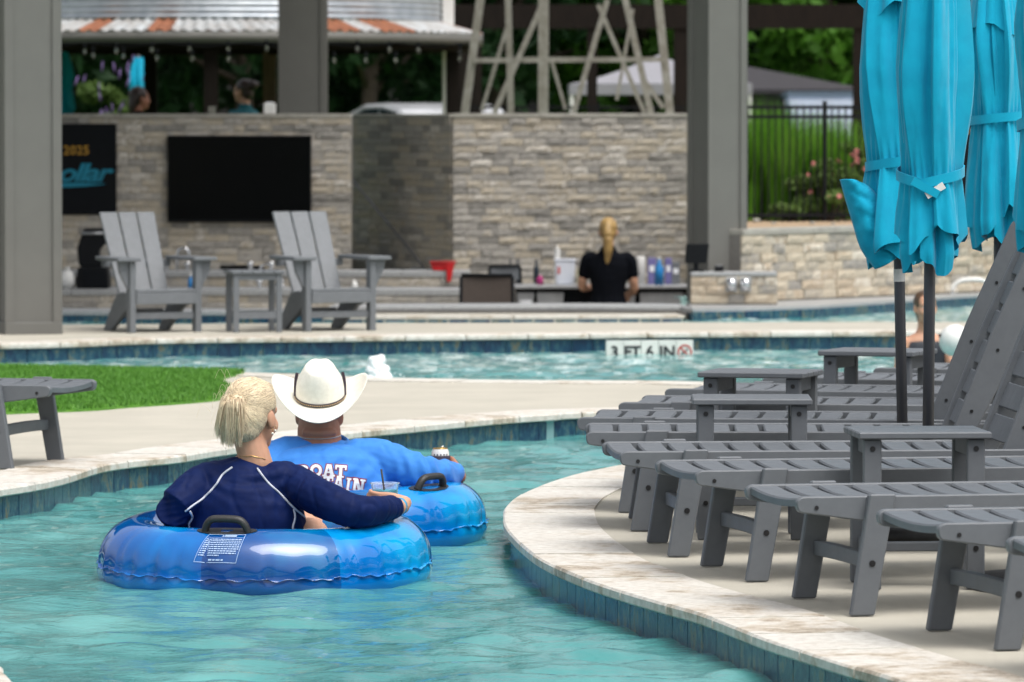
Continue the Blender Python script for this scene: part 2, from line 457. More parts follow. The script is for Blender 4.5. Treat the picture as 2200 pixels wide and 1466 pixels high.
def vinyl():
    m, n, l, b = nodes('blue_tube_vinyl')
    v = coords(n, l, 'Object', (1, 1, 1))
    r = ramp(n, [(.36, (.0, .125, .50)), (.52, (.0, .22, .70)), (.66, (.005, .44, .90))])
    l.new(noise_tex(n, l, v, 2.6, 3), r.inputs[0])
    gt = n.new('ShaderNodeTexGradient'); gt.gradient_type = 'RADIAL'; l.new(v, gt.inputs[0])       # dark sectors: body and shadow seen through the film, painted into its colour
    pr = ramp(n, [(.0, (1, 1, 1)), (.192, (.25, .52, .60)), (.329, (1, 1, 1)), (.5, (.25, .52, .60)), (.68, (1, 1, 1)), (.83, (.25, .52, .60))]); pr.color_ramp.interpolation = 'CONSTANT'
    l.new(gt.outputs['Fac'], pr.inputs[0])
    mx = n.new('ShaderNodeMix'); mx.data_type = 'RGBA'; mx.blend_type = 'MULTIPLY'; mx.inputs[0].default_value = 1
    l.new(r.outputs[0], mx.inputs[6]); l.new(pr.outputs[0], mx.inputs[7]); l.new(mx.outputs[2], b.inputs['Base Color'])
    b.inputs['Roughness'].default_value = .12; b.inputs['Coat Weight'].default_value = 1.0; b.inputs['Coat Roughness'].default_value = .03; b.inputs['Coat IOR'].default_value = 1.7
    b.inputs['Transmission Weight'].default_value = .28; b.inputs['IOR'].default_value = 1.04
    bp = n.new('ShaderNodeBump'); bp.inputs['Strength'].default_value = .10; bp.inputs['Distance'].default_value = .02
    l.new(noise_tex(n, l, v, 9, 3), bp.inputs['Height']); l.new(bp.outputs[0], b.inputs['Normal'])
    return m
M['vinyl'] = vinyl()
M['foam'] = pm('white_foam', (.88, .90, .90), (.8, .84, .85), 20, .7, .6, 60)
def clear(name, col, trans=.85, rough=.1):
    m, n, l, b = nodes(name)
    b.inputs['Base Color'].default_value = (*col, 1); b.inputs['Roughness'].default_value = rough
    b.inputs['Transmission Weight'].default_value = trans; b.inputs['IOR'].default_value = 1.04
    return m
M['cup'] = clear('clear_plastic', (.94, .95, .96), .9, .06)
M['drink'] = pm('blue_drink', (.03, .42, .55), None, 6, .3)
M['carwhite'] = pm('white_car_paint', (.42, .43, .45), None, 3, .3, coat=.3)
M['carblue'] = pm('silver_blue_car_paint', (.10, .14, .20), None, 3, .3, metal=.2, coat=.3)
M['glassdark'] = pm('dark_glass', (.02, .03, .045), None, 3, .06)
M['tent'] = pm('tent_canvas', (.25, .25, .275), (.23, .23, .25), 4, .8)
M['shingle'] = pm('grey_shingle', (.038, .036, .041), (.028, .026, .031), 10, .9, .3, 30)
M['bulb'] = clear('clear_bulb', (.8, .8, .76), .9, .05)
M['teal_paint'] = pm('sign_teal', (.0, .22, .34), None, 5, .6)
M['sign_gold'] = pm('sign_gold', (.45, .24, .02), None, 5, .6)
M['bluelabel'] = pm('blue_label', (.02, .22, .55), None, 5, .4)
M['purplebox'] = pm('purple_carton', (.16, .15, .36), None, 5, .5)
M['magenta'] = pm('magenta_bottle', (.35, .02, .15), None, 5, .3)
M['mesh_brown'] = pm('brown_mesh_fabric', (.085, .066, .055), (.07, .055, .046), 60, .8, .2, 200)
M['tub'] = pm('translucent_tub', (.62, .65, .72), (.56, .6, .68), 6, .4)
M['ink'] = pm('black_ink', (.02, .025, .03), None, 5, .6)
M['redink'] = pm('red_ink', (.5, .06, .05), None, 5, .6)
M['whitetile'] = pm('white_marker_tile', (.72, .74, .70), None, 5, .3)
M['sticker'] = pm('blue_sticker', (.05, .16, .36), None, 5, .5)

# ================================================================== THE SETTING
rnd = random.Random(7)
WZ = -0.12                                            # water level
def nrm2(pts, i):
    t = pts[min(i + 1, len(pts) - 1)] - pts[max(i - 1, 0)]
    t = Vector((t.x, t.y, 0)).normalized()
    return Vector((-t.y, t.x, 0))                     # left of travel
def offset(pts, d):
    return [p + nrm2(pts, i) * d for i, p in enumerate(pts)]
tile_me = None
def bank(deck_name, path, side, close, cw=0.33, step=0.42, tiles=True, tile_range=None, label=None, z0=-1.3):
    """a deck with coping stones and a waterline tile band along path; land lies on 'side' (+1 left)"""
    global tile_me
    body = offset(path, side * 0.06)
    poly = [(p.x, p.y) for p in body] + close
    deck = MB().prism(poly, 'z', z0, -0.006).build(deck_name, M['concrete'])
    tag(deck, kind='structure')
    fine = resample(path, 0.07)
    k = max(2, int(round(step / 0.07)))
    for i in range(0, len(fine) - k, k):
        seg = fine[i:i + k + 1]
        nr = [nrm2(fine, i + j) * side for j in range(k + 1)]
        g = 0.0045 / 0.07
        seg = [seg[0].lerp(seg[1], g)] + seg[1:-1] + [seg[-1].lerp(seg[-2], g)]
        dz = rnd.uniform(-.0015, .0015)
        sec = []
        for p, q in zip(seg, nr):
            a, b_ = p, p + q * cw
            sec.append([(a.x + q.x * .006, a.y + q.y * .006, dz), (a.x, a.y, -.007), (a.x, a.y, -.029), (a.x + q.x * .006, a.y + q.y * .006, -.034), (b_.x, b_.y, -.034), (b_.x, b_.y, dz)])
        MB().loft(sec).build('coping_stone', M['coping'], deck)
    if tiles:
        if tile_me is None:
            tile_me = MB().box((0, 0, 0), (.146, .014, .17)).mesh('tile', M['tile'], bevel=.002)
        wall = offset(path, side * 0.035)
        wp = resample(wall, 0.15)
        for i in range(len(wp) - 1):
            if tile_range and not (tile_range[0] <= i <= tile_range[1]): continue
            c = (wp[i] + wp[i + 1]) / 2; d = wp[i + 1] - wp[i]
            link('tile', tile_me, deck, (c.x, c.y, -.122), (0, 0, math.atan2(d.y, d.x)))
        # backing of the tiles
        rings = [[(p.x, p.y, -.02), (p.x, p.y, -1.25), (q.x, q.y, -1.25), (q.x, q.y, -.02)] for p, q in zip(offset(path, side * .038), offset(path, side * .075))]
        MB().loft(rings).build('tile_backing', M['poolwall'], deck)
    return deck

g = MB().box((0, 150, -1.42), (900, 900, .1)).build('ground', M['lawn']); tag(g, kind='structure')

# --- right peninsula with the sun loungers (near corner -> round the tip -> far coast)
pen = [(2.35, 8.0), (1.75, 10.6), (1.28, 13.0)] + [tuple(P(x, y).xy) for x, y in ((1926, 1460), (1814, 1427), (1717, 1396), (1634, 1369), (1510, 1321), (1431, 1298), (1335, 1270), (1240, 1237), (1149, 1193), (1090, 1138), (1081, 1104), (1090, 1083), (1132, 1055), (1218, 1024), (1323, 1000))] + [(.75, 24.15), (1.35, 25.05), (2.3, 26.0), (4.0, 27.2), (7.0, 28.2), (14, 29)]
pen = smooth_path([(x, y, 0) for x, y in pen], 8)
deck_pen = bank('lounger_deck', pen, -1, [(14, 8.0)], step=0.49)

# --- middle island with the artificial turf
isl = [(-14, 15.5), (-6, 17.5), (-3.2, 19.6)] + [tuple(P(x, y).xy) for x, y in ((0, 1050), (232, 997), (386, 979), (494, 962), (737, 931), (816, 922), (901, 914), (1003, 904), (1120, 894), (1200, 889), (1240, 886))] + [(1.0, 27.9), (1.6, 28.6), (1.78, 29.4), (1.5, 30.25)] + [tuple(P(x, y).xy) for x, y in ((1460, 819), (1239, 817), (842, 812), (520, 800), (0, 788))] + [(-6, 33.0), (-14, 33.2)]
isl = smooth_path([(x, y, 0) for x, y in isl], 8)
deck_isl = bank('island_deck', isl, 1, [], step=0.49, tile_range=(40, 175))

# --- near left bank, only its corner shows
nl = smooth_path([(-6, 15.6, 0), (-2.4, 15.2, 0), tuple(P(-60, 1428)), tuple(P(0, 1441)), tuple(P(22, 1456)), tuple(P(34, 1480)), tuple(P(30, 1540)), (-1.4, 11.5, 0), (-2.0, 8, 0)], 8)
deck_nl = bank('near_left_deck', nl, -1, [(-6, 8)], cw=.18, step=0.28, tiles=False)

# --- far bank
fb = smooth_path([(-14, 34.2, 0), (-6, 35.2, 0)] + [tuple(P(x, y)) for x, y in ((0, 739), (345, 728), (700, 724), (1011, 720), (1301, 717), (1440, 715), (1923, 712))] + [(5, 38.3, 0), (14, 38.6, 0)], 8)
deck_far = bank('far_deck', fb, 1, [(14, 39.6), (2.6, 39.9), (-1, 39.7), (-3.2, 39.35), (-14, 39.0)], tile_range=(60, 140))

# --- pool depth marker on the far wall
def text_mesh(txt, size, mat, name='lettering', extr=.002, shear=0.0, off=0.0, spacing=1.0):
    c = bpy.data.curves.new('t', 'FONT'); c.body = txt; c.size = size; c.extrude = extr; c.shear = shear; c.offset = off
    c.space_character = spacing; c.align_x = 'CENTER'; c.align_y = 'CENTER'; c.resolution_u = 3
    o = bpy.data.objects.new('t', c); WS.collection.objects.link(o)
    WS.view_layers[0].update(); dg = WS.view_layers[0].depsgraph
    me = bpy.data.meshes.new_from_object(o.evaluated_get(dg))
    bpy.data.objects.remove(o, do_unlink=True); bpy.data.curves.remove(c)
    me.name = name; me.materials.clear(); me.materials.append(mat)
    return me
mk0, mk1 = P(1301, 724), P(1489, 723)
mk0.y -= .012 - .035; mk1.y -= .012 - .035
mc = (mk0 + mk1) / 2; ma = math.atan2(mk1.y - mk0.y, mk1.x - mk0.x); mw = (mk1 - mk0).length
mark = empty('depth_marker', (mc.x, mc.y - .004, -.105), ma, 'white pool depth marker tiles reading 3 FT 6 IN with no diving sign', 'depth marker')
for i, (t, x) in enumerate((('3', -.4), ('FT', -.2), ('6', 0.0), ('IN', .2), ('', .4))):
    link('marker_tile', MB().box((0, 0, 0), (mw / 5 - .003, .016, .16)).mesh('marker_tile', M['whitetile'], bevel=.002), mark, (x * mw, -.012, 0))
    if t: link('lettering', text_mesh(t, .105, M['ink'], off=.003), mark, (x * mw, -.022, .002), (math.pi / 2, 0, 0))
ring = MB()
ring.loft([[(r * math.cos(a), y, r * math.sin(a)) for r, y in ((.048, 0), (.048, -.003), (.038, -.003), (.038, 0))] for a in [2 * math.pi * k / 24 for k in range(24)]], closed=True)
ring.beam((-.03, -.0015, .03), (.03, -.0015, -.03), .01, .003, (0, 1, 0))
link('no_diving_ring', ring.mesh('no_diving_ring', M['redink']), mark, (.4 * mw, -.021, .004))
link('diver', MB().beam((-.022, 0, -.012), (.006, 0, .010), .009, .002, (0, 1, 0)).ball((.014, 0, .016), (.007, .002, .007)).mesh('diver', M['ink']), mark, (.4 * mw, -.0215, .002))

# --- water: one rippled sheet
def water():
    ys = [8.0]
    while ys[-1] < 49: ys.append(ys[-1] + (.03 * (max(ys[-1], 13) / 16) ** 1.45))
    ys = np.array(ys); nx = 330
    u = np.linspace(-1, 1, nx)
    Y = np.repeat(ys[:, None], nx, 1); X = u[None, :] * (0.125 * Y + 1.2)
    rg = np.random.RandomState(3)
    Z = np.zeros_like(X); k_tot = 0
    for lam in np.geomspace(.08, 1.0, 46):
        sl = math.exp(-(math.log(lam / .25) ** 2) / (2 * .7 ** 2))
        for _ in range(3):
            a = rg.normal(math.pi * .5, .62); k = 2 * math.pi / lam; ph = rg.uniform(0, 6.28)
            q = np.sin(k * (math.cos(a) * X + math.sin(a) * Y) + ph + 1.2 * np.sin(.8 * X + 1.1 * Y + ph) + .8 * np.sin(2.3 * X - 1.7 * Y + 2 * ph))
            Z += sl / k * rg.uniform(.4, 1.3) * q
    gy = np.gradient(Z, axis=0) / np.gradient(Y, axis=0); Z *= .118 / gy[:400].std()
    calm = .7 + .5 * (np.sin(.55 * X + .4 * Y + 1.0) * np.sin(.9 * X - .33 * Y) * .5 + .5)
    Z *= calm
    Z += WZ + .0
    nr = len(ys)
    co = np.stack([X, Y, Z], -1).reshape(-1, 3)
    i = np.arange(nr - 1)[:, None] * nx + np.arange(nx - 1)[None, :]
    f = np.stack([i, i + 1, i + nx + 1, i + nx], -1).reshape(-1, 4)
    fc = co[f].mean(1); f = f[~((fc[:, 0] < 1.42) & (fc[:, 1] > 43.9))]     # no water inside the sunken bar
    me = bpy.data.meshes.new('water')
    me.vertices.add(len(co)); me.vertices.foreach_set('co', co.ravel())
    me.loops.add(f.size); me.loops.foreach_set('vertex_index', f.ravel())
    me.polygons.add(len(f)); me.polygons.foreach_set('loop_start', np.arange(0, f.size, 4)); me.polygons.foreach_set('loop_total', np.full(len(f), 4))
    me.polygons.foreach_set('use_smooth', np.ones(len(f), bool))
    me.update(calc_edges=True); me.materials.append(M['water'])
    o = link('water', me); tag(o, kind='structure')
water()

# --- artificial turf
def turf():
    edge = [P(x, y) for x, y in ((-700, 905), (-200, 897), (0, 889), (100, 885), (200, 881), (285, 874), (400, 866), (475, 858), (500, 845), (488, 832), (471, 820), (490, 811), (525, 803))]
    edge = smooth_path(edge, 6) + [P(520, 801.5), P(250, 796), P(0, 791), P(-700, 781)]
    poly = [(p.x, p.y) for p in edge]
    base = MB().prism(poly, 'z', -.01, .006).build('turf_base', M['turf']); tag(base, kind='structure')
    xs, ysx = [p[0] for p in poly], [p[1] for p in poly]
    rg = np.random.RandomState(5); n = 150000
    px = rg.uniform(-4.0, max(xs), n); py = rg.uniform(min(ysx), max(ysx), n)
    ins = np.zeros(n, bool); j = len(poly) - 1
    for i in range(len(poly)):
        xi, yi, xj, yj = *poly[i], *poly[j]
        c = ((yi > py) != (yj > py)) & (px < (xj - xi) * (py - yi) / (yj - yi + 1e-12) + xi)
        ins ^= c; j = i
    px, py = px[ins], py[ins]; n = len(px)
    a = rg.uniform(0, 6.28, n); h = rg.uniform(.022, .042, n); wd = .0045
    lean = rg.normal(0, .012, (n, 2))
    v = np.zeros((n, 3, 3))
    v[:, 0] = np.stack([px - wd * np.cos(a), py - wd * np.sin(a), np.full(n, .004)], -1)
    v[:, 1] = np.stack([px + wd * np.cos(a), py + wd * np.sin(a), np.full(n, .004)], -1)
    v[:, 2] = np.stack([px + lean[:, 0], py + lean[:, 1], h], -1)
    me = bpy.data.meshes.new('turf_blades')
    me.from_pydata(v.reshape(-1, 3).tolist(), [], np.arange(n * 3).reshape(-1, 3).tolist())
    me.materials.append(M['turf'])
    o = link('turf_blades', me); tag(o, 'bright green artificial turf on the island deck', 'turf', kind='stuff')
turf()

# --- stone walls
st_me = []
for q in range(4):
    b_ = MB()
    n = 4
    vs, fs = [], []
    for i in range(n + 1):
        for j in range(3):
            dx = 0 if i in (0, n) else rnd.uniform(-.05, .05)
            edge = .75 if (i in (0, n) or j in (0, 2)) else 1.0
            vs.append((i / n - .5 + dx * .5, -edge * rnd.uniform(.75, 1.0), j / 2 - .5))
    for i in range(n):
        for j in range(2):
            a = i * 3 + j; fs.append((a, a + 3, a + 4, a + 1))
    m0 = len(vs)
    vs += [(-.5, 0, -.5), (.5, 0, -.5), (.5, 0, .5), (-.5, 0, .5)]
    fs += [(m0, m0 + 1, n * 3, *[i * 3 for i in range(n - 1, -1, -1)][0:n]), (m0 + 3, *[i * 3 + 2 for i in range(n + 1)], m0 + 2), (m0, 0, 1, 2, m0 + 3), (m0 + 1, m0 + 2, n * 3 + 2, n * 3 + 1, n * 3)]
    b_.add(vs, fs)
    st_me.append((b_, q))
def stone_meshes(mat):
    return [b.mesh('stone', mat) for b, q in st_me]
ST = {'stone': stone_meshes(M['stone']), 'stone_warm': stone_meshes(M['stone_warm'])}
def stone_wall(name, p0, p1, z0, z1, thick, label, cat='wall', mat='stone', course=.064, lens=(.09, .27), cap=.04, skip=(), cap_over=.03, zstone=None, seed=1, capmat='capstone'):
    """wall whose visible face runs from p0 to p1 (the stones stand proud of it)"""
    rr = random.Random(seed)
    p0, p1 = Vector((*p0, 0)), Vector((*p1, 0)); L = (p1 - p0).length; ang = math.atan2(p1.y - p0.y, p1.x - p0.x)
    root = empty(name, (p0.x, p0.y, 0), ang, label, cat)
    MB().box((L / 2, thick / 2 + .002, (z0 + z1 - cap) / 2), (L, thick, z1 - cap - z0)).build('core', M['stone_core'], root)
    if cap:
        x = 0
        while x < L - .01:
            d = min(rr.uniform(.7, 1.1), L - x)
            if L - x - d < .25: d = L - x
            MB().box((x + d / 2, thick / 2, z1 - cap / 2), (d - .004, thick + 2 * cap_over, cap)).build('cap_stone', M[capmat], root, bevel=.004)
            x += d
    z = (zstone if zstone is not None else z0); zt = z1 - cap
    nc = max(1, int(round((zt - z) / course))); ch = (zt - z) / nc
    for c in range(nc):
        x = 0; zz = z + (c + .5) * ch
        while x < L - .005:
            d = rr.uniform(*lens)
            if x + d > L - .09: d = L - x
            ok = not any(a[0] < x and x + d < a[1] and a[2] < zz - ch / 2 and zz + ch / 2 < a[3] for a in skip)
            if ok:
                link('stone', rr.choice(ST[mat]), root, (x + d / 2, 0, zz), None, (d - .003, rr.uniform(.012, .036), ch - .003))
            x += d
    return root
YL, YR = 53.4, 52.4
xl0, xl1 = -4.75, W(755, 400, YL).x
zt = W(700, 245, YL).z
ztR = W(1200, 244, YR).z
def tv_rect():
    a, b_ = W(360, 478, YL - .06), W(669, 291, YL - .06)
    return a, b_
tva, tvb = tv_rect()
sga, sgb = W(-20, 462, YL - .04), W(250, 266, YL - .04)
stone_wall('stone_wall', (xl0, YL), (xl1, YL), -1.15, zt, .45, 'long grey ledger stone wall carrying the black television', skip=((tva.x - xl0, tvb.x - xl0, tva.z, tvb.z), (sga.x - xl0, sgb.x - xl0, sga.z, sgb.z)), zstone=-.12, seed=2)
xr0, xr1 = W(973, 400, YR).x, W(1476, 400, YR).x
stone_wall('stone_wall', (xr0, YR), (xr1, YR), -1.15, ztR, .45, 'pale grey ledger stone wall behind the bartender', zstone=-.12, seed=3)
stone_wall('stone_wall', (-1.72, 56.1), (xr0 - .005, YR + .03), -1.15, ztR - .005, .4, 'dark shaded stone side wall of the stair recess', zstone=-.12, lens=(.25, .5), seed=4)
# handrail in the recess
h = empty('handrail', (W(830, 480, 54.6).x, 54.6, -1.1), 0, 'dark sloping handrail in the stair recess', 'handrail')
a, b_ = W(752, 380, 54.6), W(925, 592, 53.0)
MB().tube([a - h.location, b_ - h.location], .010, 8).build('rail', M['aluminium'], h, True)
MB().tube([b_ - h.location, Vector((b_.x, b_.y, -1.12)) - h.location], .02, 8).build('post', M['matteblack'], h, True)
MB().tube([a - h.location, Vector((a.x, a.y, -1.12)) - h.location], .02, 8).build('post', M['matteblack'], h, True)

# --- retaining wall at the right with planting bed, terrace behind
rw0, rw1 = Vector((1.80, 44.85)), Vector((5.6, 49.6))
stone_wall('retaining_wall', tuple(rw0), tuple(rw1), -.2, .545, .35, 'low warm tan stone retaining wall below the black fence', mat='stone_warm', course=.072, lens=(.11, .30), cap=.045, zstone=-.02, seed=5)
bed = MB().prism([(1.83, 45.1), (5.5, 49.7), (14, 52), (14, 70), (1.66, 70), (1.66, 53.2), (1.95, 52.8), (1.88, 47.0)], 'z', -1.2, .50).build('planting_bed', M['mulch']); tag(bed, kind='structure')
ter = MB().prism([(-40, 53.9), (-1.75, 53.9), (-1.75, 56.6), (-.5, 52.9), (1.645, 53.0), (1.645, 70.02), (14.02, 70.02), (40, 70.02), (40, 320), (-40, 320)], 'z', -1.3, .10).build('terrace', M['lawn']); tag(ter, kind='structure')

# --- swim-up bar: ledge, counters
FLZ = -1.12
fl = MB().prism([(-14, 43.2), (1.6, 44.3), (1.66, 52.95), (-.5, 52.95), (-1.75, 56.6), (-1.75, 53.9), (-14, 53.9)], 'z', -1.3, FLZ).build('bar_floor', M['concrete']); tag(fl, kind='structure')
def slab_counter(name, label, poly, ztop, zbot, th=.05, top='granite', face='stone_core', cat='counter', over=.03):
    root = empty(name, (poly[0][0], poly[0][1], zbot), 0, label, cat)
    L0 = Vector(root.location)
    c = Vector((sum(p[0] for p in poly) / len(poly), sum(p[1] for p in poly) / len(poly)))
    rel = lambda ps: [(p[0] - L0.x, p[1] - L0.y) for p in ps]
    MB().prism(rel(poly), 'z', ztop - th - L0.z, ztop - L0.z).build('countertop', M[top], root, bevel=.006)
    ins = [tuple(Vector(p) + (c - Vector(p)).normalized() * over) for p in poly]
    MB().prism(rel(ins), 'z', 0, ztop - th - .001 - L0.z).build('base', M[face], root)
    return root
cf = [P(-140, 668, -.03), P(690, 669, -.03), P(715, 658, -.03), P(1200, 657, -.03), P(1462, 658, -.03), P(1485, 664, -.03)]
cf2 = [(p.x, p.y) for p in cf]
cback = [(p[0], p[1] + .62) for p in cf2][::-1]
slab_counter('bar_counter', 'long pale granite swim-up bar counter at the water', cf2 + cback, -.03, FLZ, .035)
barroot = [o for o in COL.objects if o.name == 'bar_counter'][0]
bl = Vector(barroot.location)
for a, b_ in zip(cf2[:-1], cf2[1:]):
    d = Vector(b_) - Vector(a); n = int(d.length / .15)
    for i in range(n):
        c = Vector(a) + d * ((i + .5) / n)
        link('tile', tile_me, barroot, (c.x - bl.x, c.y - bl.y + .012, -.165 - bl.z), (0, 0, math.atan2(d.y, d.x)), (d.length / n / .15, 1, 1.2))
rp = [P(1487, 664, -.03), P(1600, 663, -.03), P(1750, 658, -.03), P(1900, 648, -.03), P(2060, 636, -.03), P(2300, 622, -.03)]
rp2 = [(p.x, p.y) for p in rp]
pv = MB().prism(rp2 + [(5.6, 49.7), (1.62, 44.7), (rp2[0][0], 44.75)], 'z', -1.3, -.03).build('bar_paving', M['granite']); tag(pv, kind='structure')
for a, b_ in zip(rp2[:-1], rp2[1:]):
    d = Vector(b_) - Vector(a); n = max(1, int(d.length / .15))
    for i in range(n):
        c = Vector(a) + d * ((i + .5) / n)
        link('tile', tile_me, pv, (c.x, c.y - .002, -.152), (0, 0, math.atan2(d.y, d.x)), (d.length / n / .15, 1, 1.2))
# the submerged ledge before the bar
lg = [P(690, 684, -.085), P(1100, 684, -.085), P(1466, 682, -.085)]
led = MB().prism([(p.x, p.y) for p in lg] + [(cf2[4][0] + .02, cf2[4][1] - .02), (cf2[2][0], cf2[2][1] - .02)], 'z', -1.0, -.085).build('pool_ledge', M['concrete']); tag(led, kind='structure')
for a, b_ in zip(lg[:-1], lg[1:]):
    d = b_ - a; n = int(d.length / .15)
    for i in range(n):
        c = a + d * ((i + .5) / n)
        link('tile', tile_me, led, (c.x, c.y - .004, -.182), (0, 0, math.atan2(d.y, d.x)))
        link('coping_stone', MB().box((0, 0, 0), (d.length / n - .004, .3, .02)).mesh('coping_stone', M['coping'], bevel=.003), led, (c.x, c.y + .16, -.082), (0, 0, math.atan2(d.y, d.x)))
def XY(x, Y): return (x - PX) * Y / F
# tiered stone benches left of the bartender
stone_wall('stone_bench_wall', (XY(-60, 49.6), 49.6), (XY(1010, 49.6), 49.6), FLZ, W(700, 583, 49.6).z, .5, 'upper stone tier with a grey slab under the television wall', lens=(.2, .4), cap=.05, zstone=-.12, seed=6, capmat='granite')
stone_wall('stone_bench_wall', (XY(-60, 47.6), 47.6), (XY(1010, 47.6), 47.6), FLZ, W(700, 622, 47.6).z, .6, 'lower stone tier with a grey slab nearest the bar counter', lens=(.2, .4), cap=.05, zstone=-.3, seed=7, capmat='granite')
# small pony wall with hose covers
pw0, pw1 = W(1484, 600, 44.35), W(1670, 600, 44.35)
stone_wall('pony_wall', (pw0.x, 44.35), (pw1.x, 44.35), -.03, W(1570, 585, 44.35).z, .3, 'short stone pony wall with a slab top right of the bartender', lens=(.12, .3), cap=.03, zstone=-.02, seed=8, mat='stone_warm', capmat='granite')
for i, x in enumerate((1572, 1602)):
    c = W(x, 612, 44.27)
    r_ = empty('outlet_cover', (c.x, 44.305, c.z), 0, ('left' if i == 0 else 'right') + ' chrome bubble cover on the pony wall', 'outlet cover', 'chrome outlet covers')
    MB().ball((0, 0, 0), (.042, .04, .052), None, 14, 10).build('cover', M['chrome'], r_, True)
    MB().box((0, .012, 0), (.09, .02, .11)).build('back_plate', M['steel'], r_, bevel=.004)

# --- pavilion columns, roof
def column(loc, rz, wd, zb, zt_, label, base=True):
    root = empty('pavilion_column', (loc[0], loc[1], zb), rz, label, 'column', 'square pavilion columns')
    h = zt_ - zb; t = .06; q = wd / 2
    MB().box((0, 0, h / 2), (wd - .03, wd - .03, h)).build('panel', M['column'], root)
    for sx in (-1, 1):
        for sy in (-1, 1):
            m = MB()
            m.prism([(sx * q, sy * q), (sx * (q - t), sy * q), (sx * (q - t), sy * (q - .018)), (sx * (q - .018), sy * (q - .018)), (sx * (q - .018), sy * (q - t)), (sx * q, sy * (q - t))], 'z', .082 if base else 0, h)
            m.build('corner_trim', M['column'], root)
    if base:
        MB().box((0, 0, .04), (wd + .004, wd + .004, .08)).build('base_trim', M['column'], root, bevel=.004)
    return root
cb = P(14, 722); c2 = P(134, 719)
column((-3.205, 37.75), R(14), .38, -.006, 6.0, 'wide grey column on the far deck at the left edge')
column((XY(652, 56.6), 56.6), 0, .475, .10, 6.0, 'grey column rising behind the television wall', True)
column((XY(1541, 45.0), 45.05), R(27), .35, -.03, 6.0, 'grey column between the pale stone wall and the fence', True)
roof = MB()
roof.box((-5.2, 47.5, 6.06), (9.2, 20.5, .12))
ro = roof.build('pavilion_roof', M['dark']); tag(ro, 'dark timber pavilion roof carried by the grey columns', 'roof')
for y in np.linspace(38.2, 57, 8):
    MB().box((-5.2, float(y), 5.92), (9.1, .14, .15)).build('rafter', M['dark'], ro)

# --- far beam on posts behind the windmill tower
bm_ = empty('timber_arbor', (XY(1005, 69), 69, .1), 0, 'dark timber beam on posts behind the lattice tower', 'arbor')
o0 = Vector(bm_.location)
za, zb_ = W(1200, 62, 69).z - .1, W(1200, 10, 69).z - .1
MB().box(((XY(1850, 69) - o0.x) / 2, 0, (za + zb_) / 2), (XY(1850, 69) - XY(985, 69) + .5, .2, zb_ - za)).build('beam', M['dark'], bm_)
for x, wd in ((1005, .34), (1272, .12), (1465, .2)):
    MB().box((XY(x, 69) - o0.x, 0.01, za / 2), (wd, .18, za)).build('post', M['dark'], bm_)
MB().box((XY(1850, 69) - o0.x, 0.01, za / 2), (.2, .18, za)).build('post', M['dark'], bm_)
wp_ = empty('white_post', (XY(963, 64), 64, .1), 0, 'slim white post beside the round gazebo roof', 'post')
MB().box((0, 0, 1.9), (.13, .13, 3.8)).build('shaft', M['white'], wp_, bevel=.005)
MB().box((0, 0, .08), (.2, .2, .16)).build('base', M['white'], wp_, bevel=.005)

# --- round gazebo with corrugated drum
gz = empty('gazebo', (XY(455, 64), 64, .1), 0, 'round gazebo with corrugated steel drum and rusty striped skirt roof', 'gazebo')
zr = lambda y: W(455, y, 61.2).z - .1
R1, R2 = 2.58, 3.05
prof = []
z = zr(38)
while z < zr(38) + 1.4:
    prof.append((R1, z)); prof.append((R1 + .014, z + .018)); prof.append((R1, z + .036)); prof.append((R1 - .014, z + .05)); z += .066
MB().lathe(prof, seg=72).build('drum', M['galv'], gz, True)
nseg = 72
for i in range(nseg):
    a0, a1 = 2 * math.pi * i / nseg, 2 * math.pi * (i + 1) / nseg
    k = (i * 5 + (i // 3) * 2) % 7
    q = MB()
    top, bot = zr(40), zr(66)
    for t in range(4):
        b0, b1 = a0 + (a1 - a0) * t / 4, a0 + (a1 - a0) * (t + 1) / 4
        d = .014 * (1 if t % 2 else -1)
        q.add([((R2) * math.cos(b0), R2 * math.sin(b0), bot - d), (R2 * math.cos(b1), R2 * math.sin(b1), bot + d), ((R1 - .02) * math.cos(b1), (R1 - .02) * math.sin(b1), top + d), ((R1 - .02) * math.cos(b0), (R1 - .02) * math.sin(b0), top - d)], [(0, 1, 2, 3)])
    link('roof_sheet', q.mesh('roof_sheet', M['rust'] if k in (0, 4) else M['galvroof'], fix=False), gz)
MB().lathe([(R2 - .03, zr(92)), (R2, zr(92)), (R2, zr(68)), (R2 - .03, zr(68)), (R2 - .03, zr(92))], seg=48, cap=False).build('fascia', M['column'], gz, True)
MB().lathe([(R2 - .32, zr(106)), (R2 - .14, zr(106)), (R2 - .14, zr(88)), (R2 - .32, zr(88)), (R2 - .32, zr(106))], seg=48, cap=False).build('ring_beam', M['dark'], gz, True)
for px_, dy, m_ in ((454, -2.78, 'dark'), (580, 2.75, 'brown'), (920, -.6, 'dark'), (0, -.9, 'dark'), (320, 2.76, 'dark')):
    x_ = XY(px_, 64 + dy) - gz.location.x
    rr = math.hypot(x_, dy); f = 2.8 / rr
    MB().box((x_ * f, dy * f, zr(100) / 2), (.15, .15, zr(100))).build('post', M[m_], gz)
MB().lathe([(R1 - .02, zr(-120)), (.05, zr(-220))], seg=40).build('cap_roof', M['galv'], gz, True)
